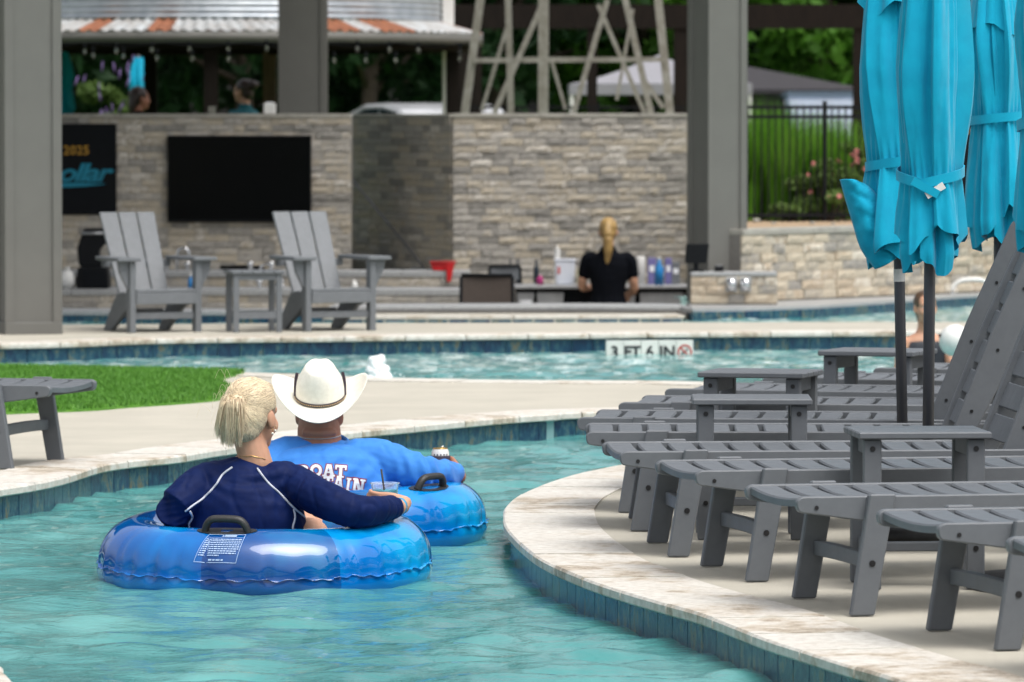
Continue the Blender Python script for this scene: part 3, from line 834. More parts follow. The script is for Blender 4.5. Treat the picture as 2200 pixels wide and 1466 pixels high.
# festoon lights round the eave
ORD = 'first second third fourth fifth sixth seventh eighth ninth tenth eleventh twelfth thirteenth fourteenth fifteenth sixteenth seventeenth eighteenth nineteenth'.split()
for k, (x, y) in enumerate([(182, 108), (200, 116), (250, 106), (265, 118), (326, 104), (337, 121), (407, 103), (413, 123), (490, 103), (491, 124), (573, 101), (718, 127), (768, 102), (786, 127), (837, 104), (850, 127), (899, 105), (988, 108), (988, 122)]):
    ub = empty('string_bulb', W(x, y, 60.6), 0, 'clear festoon bulb under the gazebo eave, %s from the left' % ORD[k], 'light bulb', 'festoon bulbs under the gazebo eave')
    MB().ball((0, 0, -.02), (.019, .019, .028), None, 10, 8).build('globe', M['bulb'], ub, True)
    MB().lathe([(.018, .02), (.018, .07), (.006, .075)], seg=8).build('socket', M['matteblack'], ub)
for k, yy in enumerate((92, 94)):
    pts = [W(130 + 45 * i, yy - 1 + (6 + 16 * k) * (.5 + .5 * math.cos(i * 1.7 + k)) * .35, 60.62 + .03 * k) for i in range(21)]
    l_ = MB().tube(smooth_path(pts, 3), .006, 5).build('festoon_cable', M['matteblack'], None, True)
    tag(l_, ('upper' if k == 0 else 'lower') + ' thin dark festoon cable strung along the gazebo eave', 'cable')

# --- windmill lattice tower
wt = empty('lattice_tower', (XY(1210, 60), 60, .1), 0, 'weathered four-legged steel lattice tower standing behind the stone wall', 'tower')
o1 = Vector(wt.location)
def TL(x, y, Y): return W(x, y, Y) - o1
def angle(a, b_, wd, nm):
    MB().beam(a, b_, wd, wd * .35, (0, 1, 0)).build(nm, M['lattice'], wt)
def foot(t, x, Y):
    return (Vector((XY(x, Y), Y, .1)) - o1)
for (xt, xb, Y, wd) in ((1040, 998, 58.7, .085), (1090, 1098, 61.3, .07), (1330, 1400, 61.3, .07), (1408, 1440, 58.7, .085)):
    a = TL(xt, -60, Y); q = TL(xb, 250, Y); a = q + (a - q) * 2.9
    e = a + (q - a) * ((0 - a.z) / (q.z - a.z))
    angle(a, e, wd, 'leg')
q = TL(1166, 250, 60); angle(TL(1170, -660, 60), Vector((q.x, q.y, 0)), .11, 'centre_pipe')
for a, b_ in (((1018, 130, 58.65), (1430, 128, 58.65)), ((1090, 128, 61.35), (1360, 128, 61.35))):
    angle(TL(*a), TL(*b_), .05, 'girt')
for a, b_, wd in (((1165, 10, 58.6), (1062, 243, 58.6), .055), ((1305, 0, 58.6), (1232, 243, 58.6), .055), ((1095, 40, 60.5), (1035, 238, 60.5), .04), ((1285, 10, 60.5), (1385, 243, 60.5), .045), ((1360, 20, 61.2), (1325, 215, 61.2), .035), ((1185, 130, 61.2), (1215, 235, 61.2), .035), ((1380, 165, 58.4), (1425, 232, 58.4), .045)):
    angle(TL(*a), TL(*b_), wd, 'brace')

# --- black picket fences
def fence(p0, p1, zb, zt_, label, sp=.067):
    p0, p1 = Vector((*p0, zb)), Vector((*p1, zb)); L = (p1 - p0).length
    root = empty('picket_fence', p0, math.atan2(p1.y - p0.y, p1.x - p0.x), label, 'fence')
    h = zt_ - zb
    pick = MB().box((0, 0, h / 2), (.011, .011, h)).mesh('picket', M['black'])
    post = MB().box((0, 0, h / 2 + .02), (.032, .032, h + .03)).mesh('post', M['black'])
    n = int(L / sp)
    for i in range(n + 1):
        if i % 28 == 14: link('post', post, root, (i * sp, 0, 0))
        else: link('picket', pick, root, (i * sp, 0, 0))
    for z in (h - .02, h - .105, .06):
        MB().box((L / 2, 0, z), (L, .026, .03)).build('rail', M['black'], root)
    return root
fz = .50
fence((XY(1560, 50.5), 50.5), (XY(2260, 51.5), 51.5), fz, W(1700, 226, 50.8).z, 'black metal picket fence above the tan retaining wall')
fence((XY(1000, 66), 66), (XY(1500, 66), 66), .1, W(1200, 227, 66).z, 'black metal fence seen through the lattice tower', .11)
# banner on the fence at the far right
bn = empty('fence_banner', (XY(2140, 50.6), 50.55, fz + .1), 0, 'black banner with gold letters on the fence behind the umbrellas', 'banner')
MB().box((0, 0, .42), (.75, .01, .84)).build('panel', M['matteblack'], bn)
for t, x in (('AL', 2079), ('U.S', 2192)):
    q = W(x, 282, 50.5); link('lettering', text_mesh(t, .075, M['sign_gold']), bn, (q.x - bn.location.x, -.01, q.z - bn.location.z), (math.pi / 2, 0, 0))

# ---------------------------------------------------------------- vegetation
def leaf_mesh(name, mat, n, shape, size, seed, upright=0.0):
    rg = np.random.RandomState(seed)
    c = shape(rg, n)
    a = rg.normal(0, 1, (n, 3)); a /= np.linalg.norm(a, axis=1)[:, None]
    b = rg.normal(0, 1, (n, 3)); b -= a * (a * b).sum(1)[:, None]; b /= np.linalg.norm(b, axis=1)[:, None]
    s = size * rg.uniform(.6, 1.35, (n, 1))
    v = np.stack([c - a * s, c + b * s * .45, c + a * s, c - b * s * .45], 1)
    me = bpy.data.meshes.new(name)
    me.from_pydata(v.reshape(-1, 3).tolist(), [], np.arange(n * 4).reshape(-1, 4).tolist())
    me.materials.append(mat); return me
def crown_shape(rad, zc, hz, nb, seed, gap=.55):
    rr = np.random.RandomState(seed)
    d = rr.normal(0, 1, (nb, 3)); d /= np.linalg.norm(d, axis=1)[:, None]
    rr_ = rr.uniform(.45, .95, (nb, 1))
    cen = d * rr_ * np.array([rad, rad, hz]) + np.array([0, 0, zc]); br = rr.uniform(.16, .34, nb) * rad
    def f(rg, n):
        k = rg.randint(0, nb, n); q = rg.normal(0, 1, (n, 3)); q /= np.linalg.norm(q, axis=1)[:, None]
        return cen[k] + q * (br[k, None] * rg.uniform(.45, 1.0, (n, 1)) * np.array([1, 1, .75]))
    f.cen = cen
    return f
def trunk_mesh(h, r, cen, seed):
    rr = random.Random(seed); m = MB()
    pts = [Vector((rr.uniform(-.1, .1) * i * .3, rr.uniform(-.1, .1) * i * .3, h * i / 5)) for i in range(6)]
    m.tube(pts, [r * (1 - .13 * i) for i in range(6)], 9)
    for q in cen[::3]:
        z = max(.25, min(.9, (q[2] / h) * .6)); b = pts[0].lerp(pts[-1], z)
        m.tube([b, b.lerp(Vector(q), .5) + Vector((0, 0, .1)), Vector(q)], [r * .35, r * .2, r * .06], 6)
    return m.mesh('trunk', M['bark'], True)
def tree_kind(mat, rad, h, seed, n):
    cs = crown_shape(rad, h * .55, h * .5, 46, seed)
    return leaf_mesh('crown', mat, n, cs, .15, seed), trunk_mesh(h * .8, .16, cs.cen, seed)
kinds = [tree_kind(M['leaf1'], 3.0, 8.5, 11, 9000), tree_kind(M['leaf1'], 2.6, 7.5, 12, 9000), tree_kind(M['leaf2'], 2.3, 6.5, 13, 8000)]
tl = [(-9.5, 92, 0), (-6.6, 88, 1), (-4.4, 93, 0), (-2.2, 87, 1), (-.2, 92, 0), (3.6, 96, 1), (2.1, 93, 2), (4.9, 89, 2), (6.6, 95, 0), (8.6, 89, 1), (10.6, 94, 0),
      (-11, 103, 1), (-7.8, 101, 0), (-4.8, 104, 1), (-1.8, 101, 0), (1.0, 104, 1), (3.9, 102, 0), (6.9, 104, 1), (9.8, 102, 0), (12.4, 101, 0)]
front = sorted([t for t in tl if t[1] < 99]); back = sorted([t for t in tl if t[1] >= 99])
ordn = ['first', 'second', 'third', 'fourth', 'fifth', 'sixth', 'seventh', 'eighth', 'ninth', 'tenth', 'eleventh']
for row, lst in (('nearer', front), ('farther', back)):
    for i, (x, y, k) in enumerate(lst):
        t = empty('broadleaf_tree', (x, y, .1), rnd.uniform(0, 6.28), ('bright' if k == 2 else 'dark') + ' green leafy tree, %s from the left in the %s row of the wood' % (ordn[i], row), 'tree', 'trees of the wood behind the pool')
        s_ = rnd.uniform(.9, 1.15); t.scale = (s_, s_, s_)
        link('crown', kinds[k][0], t); link('trunk', kinds[k][1], t)
far = leaf_mesh('far_wood', M['leaf1'], 26000, lambda rg, n: np.stack([rg.uniform(-30, 30, n), 116 + rg.normal(0, 1.5, n), .1 + 14 * rg.uniform(0, 1, n) ** .8], -1), .42, 44)
tag(link('far_wood', far), 'far dark wood closing the view behind the trees', 'wood', kind='stuff')

# ornamental grasses behind the fence
def grass_mesh(seed, h=1.02, n=620):
    rg = np.random.RandomState(seed); V, Fc = [], []
    for i in range(n):
        a = rg.uniform(0, 6.28); r0 = rg.uniform(0, .16); hh = h * rg.uniform(.6, 1.05); out = rg.uniform(.05, .5) * hh * .8; wd = rg.uniform(.004, .008)
        dx, dy = math.cos(a), math.sin(a); b = len(V)
        for t in (0, .4, .75, 1):
            ox = r0 + out * t ** 2.2; z = hh * (t - .25 * (out / hh) * t ** 3)
            ww = wd * (1.1 - t)
            V.append((dx * ox - dy * ww, dy * ox + dx * ww, z)); V.append((dx * ox + dy * ww, dy * ox - dx * ww, z))
        for k in range(3): Fc.append((b + 2 * k, b + 2 * k + 1, b + 2 * k + 3, b + 2 * k + 2))
    me = bpy.data.meshes.new('blades'); me.from_pydata(V, [], Fc); me.materials.append(M['grassblade']); return me
gm = [grass_mesh(s_) for s_ in (1, 2, 3)]
gpos = [(1590, 51.3), (1635, 51.6), (1680, 51.3), (1725, 51.7), (1768, 51.4), (1805, 51.9), (1612, 52.5), (1660, 52.6), (1706, 52.5), (1750, 52.7), (1790, 52.9)]
for i, (x, y) in enumerate(gpos):
    row = 'front' if i < 6 else 'back'
    k = i if i < 6 else i - 6
    t = empty('ornamental_grass', (XY(x, y), y, fz - .005), rnd.uniform(0, 6), 'tall arching green grass clump, %s from the left in the %s row behind the fence' % (ordn[k], row), 'grass clump', 'ornamental grasses behind the fence')
    s_ = rnd.uniform(.92, 1.12); t.scale = (s_, s_, s_ * (1.0 if i < 5 else .92))
    link('blades', gm[i % 3], t)
    link('root_crown', MB().ball((0, 0, .03), (.15, .15, .06), None, 10, 6).mesh('root_crown', M['bark']), t)
def shrub(loc, rad, hz, label, leafm, n, flower=None, nf=0, fs=.03, size=.03, seed=1, cat='shrub', spikes=False):
    t = empty('flowering_shrub', loc, 0, label, cat)
    cs = crown_shape(rad, hz * .55, hz * .5, 20, seed)
    link('foliage', leaf_mesh('foliage', leafm, n, cs, size, seed), t)
    m = MB()
    for q in cs.cen[::2]: m.tube([(0, 0, 0), Vector(q) * .5, q], [.02, .012, .005], 5)
    m.build('stem', M['bark'], t)
    if flower:
        rr = random.Random(seed)
        if spikes: bl_ = MB().tube([(0, 0, 0), (.006, 0, .06), (.012, 0, .13)], [.013, .011, .003], 6).mesh('flower_spike', M[flower], True)
        else:
            bl_ = MB()
            for k in range(5): bl_.ball((math.cos(k * 1.257) * fs * .6, 0, math.sin(k * 1.257) * fs * .6), (fs * .5, fs * .3, fs * .5), None, 6, 4)
            bl_.ball((0, -fs * .1, 0), (fs * .3, fs * .3, fs * .3), None, 6, 4); bl_ = bl_.mesh('bloom', M[flower], True)
        for i in range(nf):
            a = rr.uniform(0, 6.28); q = cs.cen[rr.randrange(len(cs.cen))]
            p = Vector((q[0] + rr.uniform(-.3, .3) * rad, q[1] - rr.uniform(0, .4) * rad, q[2] + rr.uniform(0, .3) * hz))
            link('flower_spike' if spikes else 'bloom', bl_, t, p, (0, rr.uniform(-.3, .3), rr.uniform(-.6, .6)))
    return t
shrub((XY(1775, 51), 51.0, fz - .01), .38, .5, 'low rounded bush with pale pink blooms at the fence foot', M['leaf3'], 2200, 'pink', 9, .022, .03, 21)
shrub((XY(1690, 51), 50.9, fz - .01), .2, .2, 'small dark green bush under the grasses at the fence foot', M['leaf3'], 700, None, 0, .02, .028, 22)
shrub((XY(1850, 51.4), 51.4, fz - .01), .24, .78, 'taller bush with coral pink blooms beside the turquoise umbrella', M['leaf3'], 1100, 'pink', 10, .03, .03, 23)
shrub((XY(2066, 51.3), 51.5, fz - .01), .26, .62, 'red flowering bush between the two umbrella canopies', M['leaf3'], 900, 'redpet' if 'redpet' in M else 'red', 16, .03, .03, 24)
shrub((XY(215, 68), 68, .1), .72, 1.72, 'tall bush with purple flower spikes behind the television wall', M['leaf3'], 7000, 'purple', 50, .03, .045, 25, spikes=True)
# loose stones on the planting bed edge
for i, (x, y, r_) in enumerate(((1625, 478, .03), (1662, 482, .018), (1745, 482, .02), (1790, 483, .016))):
    q = P(x, y, .50)
    m = MB().ball((0, 0, r_ * .55), (r_ * 1.3, r_, r_ * .7), None, 9, 6)
    o = m.build('rock', M['capstone'], None, True, loc=(q.x, q.y, .498)); tag(o, ['largest pale rock', 'second pale rock from the left', 'third pale rock from the left', 'rightmost small pale rock'][i] + ' on the mulch before the fence', 'rock')

# ---------------------------------------------------------------- cars, tent, house
def car(loc, rz, paint, label, L=4.6, Hh=1.46):
    root = empty('parked_car', loc, rz, label, 'car')
    w2 = .9
    low = [(-L / 2, .35), (-L / 2 + .05, .78), (-L * .3, .92), (L * .2, .95), (L / 2 - .1, .82), (L / 2, .5), (L / 2 - .05, .25), (-L / 2 + .05, .25)]
    MB().prism(low, 'y', -w2, w2).build('body', paint, root, bevel=.06)
    cab = [(-L * .36, .93), (-L * .22, Hh - .08), (-L * .05, Hh), (L * .15, Hh - .01), (L * .33, Hh - .14), (L * .40, .94)]
    MB().prism(cab, 'y', -w2 + .12, w2 - .12).build('cabin', paint, root, bevel=.05)
    for sy in (-1, 1):
        win = [(-L * .29, .97), (-L * .20, Hh - .13), (-L * .03, Hh - .07), (-L * .03, .97)]
        win2 = [(-L * .015, .97), (-L * .015, Hh - .07), (L * .14, Hh - .09), (L * .27, Hh - .2), (L * .31, .97)]
        for q in (win, win2):
            MB().prism(q, 'y', sy * (w2 - .125), sy * (w2 - .112)).build('side_window', M['glassdark'], root)
    for sx in (-.3, .3):
        for sy in (-1, 1):
            wh = MB().lathe([(.02, -.1), (.32, -.1), (.32, .1), (.02, .1)], seg=20, m=Matrix.Rotation(math.pi / 2, 3, 'X')).build('wheel', M['matteblack'], root, loc=(sx * L, sy * .82, .32))
            MB().lathe([(.01, -.105), (.19, -.105), (.19, .105), (.01, .105)], seg=14, m=Matrix.Rotation(math.pi / 2, 3, 'X')).build('rim', M['steel'], wh)
    for sy in (-1, 1):
        MB().box((-L / 2 + .03, sy * .65, .68), (.08, .3, .12)).build('headlight', M['white'], root)
    return root
zc = W(900, 222, 80).z
car((XY(925, 80), 80, .1), R(108), M['carwhite'], 'white car whose roof shows above the stone wall by the gazebo post', 4.6, zc - .1)
zc2 = W(1760, 196, 90).z
car((XY(1812, 78.5), 80, .1), R(90), M['carblue'], 'silver blue car parked beyond the fence left of the umbrellas', 4.4, W(1760, 196, 79).z - .1)
# pop-up tent
tn = empty('canopy_tent', (XY(1415, 76), 76, .1), R(0), 'grey white peaked canopy tent behind the lattice tower', 'tent')
e0, e1 = XY(1222, 76) - tn.location.x, 1.55
ze, zl, za = W(1300, 180, 75).z - .1, W(1300, 204, 75).z - .1, W(1300, 118, 76).z - .1
hw = -e0
q = MB(); nst = 8
for a in range(4):
    ca, sa = math.cos(a * math.pi / 2), math.sin(a * math.pi / 2)
    rot = lambda x, y: (x * ca - y * sa, x * sa + y * ca)
    prev = None
    for i in range(nst + 1):
        t = i / nst; d = hw * t; z = ze + (za - ze) * (1 - t) ** 1.35 if True else 0
        ringp = [(*rot(-d, -d), z), (*rot(d, -d), z)]
        if prev: q.add([prev[0], prev[1], ringp[1], ringp[0]], [(0, 1, 2, 3)])
        prev = ringp
    q.add([(*rot(-hw, -hw), ze), (*rot(hw, -hw), ze), (*rot(hw, -hw), zl), (*rot(-hw, -hw), zl)], [(0, 1, 2, 3)])
link('canopy', q.mesh('canopy', M['tent'], fix=False), tn)
for sx in (-1, 1):
    for sy in (-1, 1):
        MB().box((sx * (hw - .03), sy * (hw - .03), ze / 2), (.04, .04, ze)).build('leg', M['white'], tn)
# low house roof beyond the fence
hs_ = empty('house', (XY(1640, 84), 84, .1), 0, 'low house with a dark grey hip roof beyond the fence', 'house')
zt2 = W(1640, 140, 84).z - .1; zev = W(1640, 192, 82).z - .1
MB().box((0, 0, (zev - .05) / 2), (2.0, 2.6, zev - .05)).build('wall', pm('house_siding', (.2, .19, .19), None, 4, .8), hs_)
m = MB(); m.add([(-2.0, -1.9, zev), (1.45, -1.9, zev), (1.45, 1.9, zev), (-2.0, 1.9, zev), (-1.2, 0, zt2), (-.35, 0, zt2), (-2.0, -1.9, zev - .06), (1.45, -1.9, zev - .06), (1.45, 1.9, zev - .06), (-2.0, 1.9, zev - .06)], [(0, 1, 5, 4), (1, 2, 5), (2, 3, 4, 5), (3, 0, 4), (0, 6, 7, 1), (1, 7, 8, 2), (2, 8, 9, 3), (3, 9, 6, 0), (6, 9, 8, 7)])
m.build('roof', M['shingle'], hs_)
MB().box((-.4, -1.31, .9), (.5, .03, .6)).build('window', M['glassdark'], hs_)
MB().box((.5, -1.31, .8), (.42, .03, 1.3)).build('door', M['white'], hs_)

# ================================================================== FURNITURE
LM = M['lumber']
def rounded(poly, r=.012, n=3):
    """round the corners of a 2D polygon"""
    out = []; N = len(poly)
    for i in range(N):
        p, a, b = Vector(poly[i]), Vector(poly[i - 1]), Vector(poly[(i + 1) % N])
        ra = min(r, (a - p).length * .45, (b - p).length * .45)
        u, v = p + (a - p).normalized() * ra, p + (b - p).normalized() * ra
        for k in range(n + 1):
            t = k / n; out.append(tuple((1 - t) ** 2 * u + 2 * t * (1 - t) * p + t * t * v))
    return out
def make_lounger():
    root = empty('sun_lounger')
    zt = .342; yr = .275; th = .028
    rail = rounded([(-.005, zt - .012), (.012, zt), (1.93, zt), (1.945, zt - .02), (1.945, zt - .075), (.24, zt - .078), (.0, zt - .045)], .018)
    for s in (-1, 1):
        MB().prism(rail, 'y', s * yr - th / 2, s * yr + th / 2).build('side_rail', LM, root, bevel=.004)
    # seat slats, dished across
    nsl, pit = 12, .103
    m = MB(); wd = .085; n = 8; rings = []
    for i in range(n + 1):
        y = -(yr - th / 2 - .001) + 2 * (yr - th / 2 - .001) * i / n; z = -.013 * (1 - (y / yr) ** 2)
        rings.append([(-wd / 2 + .005, y, z), (wd / 2 - .005, y, z), (wd / 2, y, z - .005), (wd / 2, y, z - .024), (-wd / 2, y, z - .024), (-wd / 2, y, z - .005)])
    slat = m.loft(rings).mesh('seat_slat', LM)
    for i in range(nsl): link('seat_slat', slat, root, (.052 + i * pit, 0, zt - .003))
    # legs, splayed towards the foot end; cross bars
    def leg(x0, x1, s, nm='leg'):
        p = [(x0 + .0, zt + .006), (x0 + .078, zt + .006), (x1 + .07, 0), (x1, 0)]
        MB().prism(p, 'y', s * (yr + th / 2 + .0005), s * (yr + th / 2 + .0315)).build(nm, LM, root, bevel=.004)
    for s in (-1, 1):
        leg(.205, .15, s); leg(1.36, 1.43, s)
    for xb, z0 in ((.225, .15), (1.395, .15)):
        rings = []
        for i in range(9):
            y = -(yr + th / 2 - .001) + 2 * (yr + th / 2 - .001) * i / 8; z = z0 + .004 * (1 - (y / yr) ** 2)
            rings.append([(xb - .014, y, z - .022), (xb + .014, y, z - .022), (xb + .014, y, z + .022), (xb - .014, y, z + .022)])
        MB().loft(rings).build('cross_bar', LM, root, bevel=.003)
    # reclining back
    ang = R(67); px, pz = 1.27, zt - .035
    ca, sa = math.cos(ang), math.sin(ang)
    back = MB(); prof = [(-.05, -.012), (.0, .018), (.4, .030), (.80, .022), (.83, .0), (.82, -.02), (.62, -.055), (.3, -.075), (.0, -.05), (-.05, -.035)]
    prof = rounded(prof, .015, 2)
    yb = .240
    for s in (-1, 1):
        pp = [(px + u * ca - v * sa, pz + u * sa + v * ca) for u, v in prof]
        MB().prism(pp, 'y', s * yb - .013, s * yb + .013).build('back_rail', LM, root, bevel=.004)
    for i in range(7):
        u = .05 + i * .113; rings = []; ws = .088 if i < 6 else .1
        for k in range(9):
            y = -(yb - .0135) + 2 * (yb - .0135) * k / 8; v = .008 - .018 * (1 - (y / yb) ** 2)
            up = (0.018 * (1 - (y / yb) ** 2) if i == 6 else 0)
            rings.append([(px + a * ca - b * sa, y, pz + a * sa + b * ca) for a, b in ((u, v), (u + ws + up, v), (u + ws + up, v - .024), (u, v - .024))])
        MB().loft(rings).build('back_slat', LM, root, bevel=.004)
    q = .55
    for s in (-1, 1):
        MB().tube([(px + q * ca + .04, s * .20, pz + q * sa - .03), (px + .52, s * .20, zt - .06)], .011, 8).build('back_strut', M['aluminium'], root, True)
    MB().tube([(px + .52, -.262, zt - .06), (px + .52, .262, zt - .06)], .011, 8).build('strut_bar', M['aluminium'], root, True)
    m = MB(); rx = Matrix.Rotation(math.pi / 2, 3, 'X')
    for s in (-1, 1):
        for x, z in ((.055, zt - .032), (.5, zt - .035), (.82, zt - .035), (1.14, zt - .035), (1.75, zt - .035)):
            m.lathe([(.0065, -.002), (.0065, .002)], (x, s * (yr + th / 2 + .0006), z), 8, True, rx)
        for x, z in ((.212, .15), (1.436, .15)):
            m.lathe([(.0095, -.002), (.0095, .002)], (x, s * (yr + th / 2 + .032), z), 10, True, rx)
        for u in (.12, .35, .58, .78):
            m.lathe([(.006, -.002), (.006, .002)], (px + u * ca + .015 * sa, s * (yb + .0135), pz + u * sa - .015 * ca), 8, True, rx)
    m.build('screw_heads', M['screw'], root)['kind'] = 'stuff'
    st = MB().lathe([(.013, -.001), (.013, .001)], (0, 0, 0), 14, True, Matrix.Rotation(math.pi / 2, 3, 'Y')).build('round_sticker', M['sticker'], root, loc=(.2105, -.04, .158))
    return root
ZT = .322
tips = [None,
        ((2013, 1137), (1889, 1108)), ((1711, 1080), (1604, 1054)), ((1495, 1023), (1411, 1000)), ((1328, 978), (1301, 963)),
        ((1253, 937), (1267, 920)), ((1241, 907), (1285, 889)), ((1330, 874), (1383, 858)), ((1429, 844), (1516, 830))]
L_lab = ['grey slatted sun lounger cut off at the right edge, nearest the camera',
         'grey slatted sun lounger, second nearest on the right deck',
         'grey slatted sun lounger just in front of the nearest side table',
         'grey slatted sun lounger just behind the nearest side table',
         'grey slatted sun lounger just in front of the edge-on side table',
         'grey slatted sun lounger just behind the edge-on side table',
         'grey slatted sun lounger reaching farthest left on the right deck',
         'grey slatted sun lounger just behind the left one of the two farther tables',
         'grey slatted sun lounger just in front of the farthest side table',
         'grey slatted sun lounger just behind the farthest side table',
         'farthest grey slatted sun lounger beside the channel behind the umbrella poles',
         'grey slatted sun lounger standing alone on the island deck by the turf']
poses = []
for t in tips:
    if t is None: poses.append(((1.345, 14.42), R(13))); continue
    a, b_ = P(*t[0], ZT), P(*t[1], ZT); d = b_ - a; c = (a + b_) / 2
    poses.append(((c.x, c.y), math.atan2(-d.x, d.y) if t[0] != (1253, 937) else R(-.5)))
poses.append(((1.14, 24.03), R(-19))); poses.append(((1.66, 24.95), R(-18)))
a, b_ = P(116, 836, ZT), P(198, 824, ZT); c = (a + b_) / 2
poses.append(((c.x, c.y), math.pi - R(15)))
proto = make_lounger()
for i, (p, an) in enumerate(poses):
    o = proto if i == 0 else copy_tree(proto)
    o.location = (p[0], p[1], -.003 if i < 11 else -.004); o.rotation_euler = (0, 0, an)
    tag(o, L_lab[i], 'sun lounger', 'grey sun loungers')
    if i not in (2, 11):
        for ch in [c_ for c_ in o.children if c_.name.startswith('round_sticker')]: bpy.data.objects.remove(ch, do_unlink=True)
    if i == 11:                                        # seen from its foot end the sticker sits on the same bar
        pass

def make_table(wx=.40, dy=.52, h=.462, th=.026, lw=.055):
    root = empty('side_table')
    n = 4; pd = dy / n
    for k in range(n):
        MB().box((0, -dy / 2 + (k + .5) * pd, h - th / 2), (wx, pd - .004, th)).build('top_plank', LM, root, bevel=.004)
    for sx in (-1, 1):
        for sy in (-1, 1):
            MB().box((sx * (wx / 2 - .045), sy * (dy / 2 - .04), (h - th - .0005) / 2), (lw, .03, h - th - .001)).build('leg', LM, root, bevel=.004)
        MB().box((sx * (wx / 2 - .052), 0, h - th - .028), (.03, dy - .112, .052)).build('apron', LM, root, bevel=.003)
        MB().box((sx * (wx / 2 - .052), 0, .12), (.026, dy - .112, .045)).build('low_rail', LM, root, bevel=.003)
    MB().box((0, 0, .12), (wx - .132, .045, .028)).build('stretcher', LM, root, bevel=.003)
    m = MB(); rx = Matrix.Rotation(math.pi / 2, 3, 'X')
    for sx in (-1, 1):
        for sy in (-1, 1):
            for z in (h - th - .03, .125):
                m.lathe([(.0085, -.002), (.0085, .002)], (sx * (wx / 2 - .045), sy * (dy / 2 - .0245), z), 9, True, rx)
    m.build('screw_heads', M['screw'], root)['kind'] = 'stuff'
    return root
t0 = make_table(.405, .37, .478, .021)
T = [((1.235, 17.32), R(4), 'grey side table between the nearest loungers on the right', 1.0),
     ((.815, 19.35), R(-1), 'grey side table with its top seen edge-on in mid row', 1.0),
     ((.935, 21.36), R(-15), 'grey side table behind the edge-on table', 1.0),
     ((1.50, 23.30), R(-20), 'farthest grey side table behind the left umbrella pole', 1.0)]
for i, (p, an, lab, s_) in enumerate(T):
    o = t0 if i == 0 else copy_tree(t0)
    o.location = (p[0], p[1], -.004); o.rotation_euler = (0, 0, an); tag(o, lab, 'side table', 'grey side tables between the loungers')

# --- adirondack chairs and their little table on the far deck
AM = M['adiron']
def make_adirondack():
    root = empty('adirondack_chair')
    hw = .235; za = .502
    for s in (-1, 1):
        MB().box((s * hw, .03, (za - .025) / 2), (.042, .075, za - .0255)).build('front_leg', AM, root, bevel=.004)
        br = [(s * (hw + .0215), za - .026), (s * (hw + .10), za - .026), (s * (hw + .085), za - .10), (s * (hw + .03), za - .21), (s * (hw + .0215), za - .21)]
        MB().prism(br, 'y', .015, .045).build('arm_bracket', AM, root, bevel=.003)
        arm = rounded([(s * (hw - .05), -.04), (s * (hw + .125), -.04), (s * (hw + .115), .25), (s * (hw + .055), .56), (s * (hw - .02), .56)], .02)
        MB().prism(arm, 'z', za - .025, za).build('armrest', AM, root, bevel=.004)
        sd = [(-.0, .265), (.0, .20), (.16, .165), (.36, .055), (.46, .0), (.60, .0), (.60, .015), (.50, .12), (.40, .22), (.30, .262)]
        MB().prism(sd, 'x', s * (hw - .0225), s * (hw - .052)).build('side_stringer', AM, root, bevel=.003)
    MB().box((0, -.005, .228), (2 * hw - .043, .022, .075)).build('front_apron', AM, root, bevel=.003)
    for k in range(4):
        y = .035 + k * .098
        MB().box((0, y, .278 - .012 * k), (2 * hw - .046, .092, .022)).build('seat_slat', AM, root, bevel=.004)
    MB().box((0, .035, .112), (2 * hw - .044, .03, .045)).build('front_stretcher', AM, root, bevel=.003)
    MB().box((0, .50, .115), (2 * hw - .11, .03, .06)).build('rear_stretcher', AM, root, bevel=.003)
    for k in range(3):
        x0 = (k - 1) * .135
        pts = []
        a = Vector((0, .40, .235)); b = Vector((0, .72, .79)); d = (b - a).normalized(); nv = Vector((0, d.z, -d.y))
        m = MB()
        wb, wt_ = .112, .126
        xb = (k - 1) * .122
        vs = []
        for (c, wd, xx) in ((a, wb, xb), (b, wt_, x0)):
            for sx in (-1, 1):
                for t in (-.011, .011):
                    vs.append(c + Vector((xx + sx * wd / 2, 0, 0)) + nv * t)
        m.add(vs, [(0, 1, 3, 2), (4, 6, 7, 5), (0, 2, 6, 4), (1, 5, 7, 3), (0, 4, 5, 1), (2, 3, 7, 6)])
        m.build('back_slat', AM, root, bevel=.004)
    MB().box((0, .545, za - .05), (2 * hw + .02, .03, .05)).build('back_rail', AM, root, bevel=.003)
    return root
ac = make_adirondack()
q = P(282, 714); q2 = P(430, 712)
c = (q + q2) / 2
ac.location = (c.x, c.y + .0, -.006); ac.rotation_euler = (0, 0, R(25))
tag(ac, 'light grey adirondack chair nearest the left column', 'chair', 'adirondack chairs on the far deck')
ac2 = copy_tree(ac); q, q2 = P(661, 711), P(803, 709); c = (q + q2) / 2
ac2.location = (c.x, c.y, -.006); tag(ac2, 'light grey adirondack chair below the television\'s right corner', 'chair', 'adirondack chairs on the far deck')
at = empty('side_table', (0, 0, 0), R(12), 'small light grey table between the two adirondack chairs', 'side table')
q = (P(521, 713) + P(569, 710)) / 2; at.location = (q.x, q.y + .03, -.006)
hh = .412
for k in range(5): MB().box((-.144 + .072 * k, 0, hh - .01), (.068, .36, .02)).build('top_slat', AM, at, bevel=.003)
for sx in (-1, 1):
    for sy in (-1, 1):
        MB().box((sx * .145, sy * .145, (hh - .0205) / 2), (.038, .038, hh - .021)).build('leg', AM, at, bevel=.003)
    MB().box((0, sx * .145, hh - .042), (.252, .022, .04)).build('apron', AM, at)
    MB().box((0, sx * .145, .115), (.252, .022, .045)).build('low_rail', AM, at)

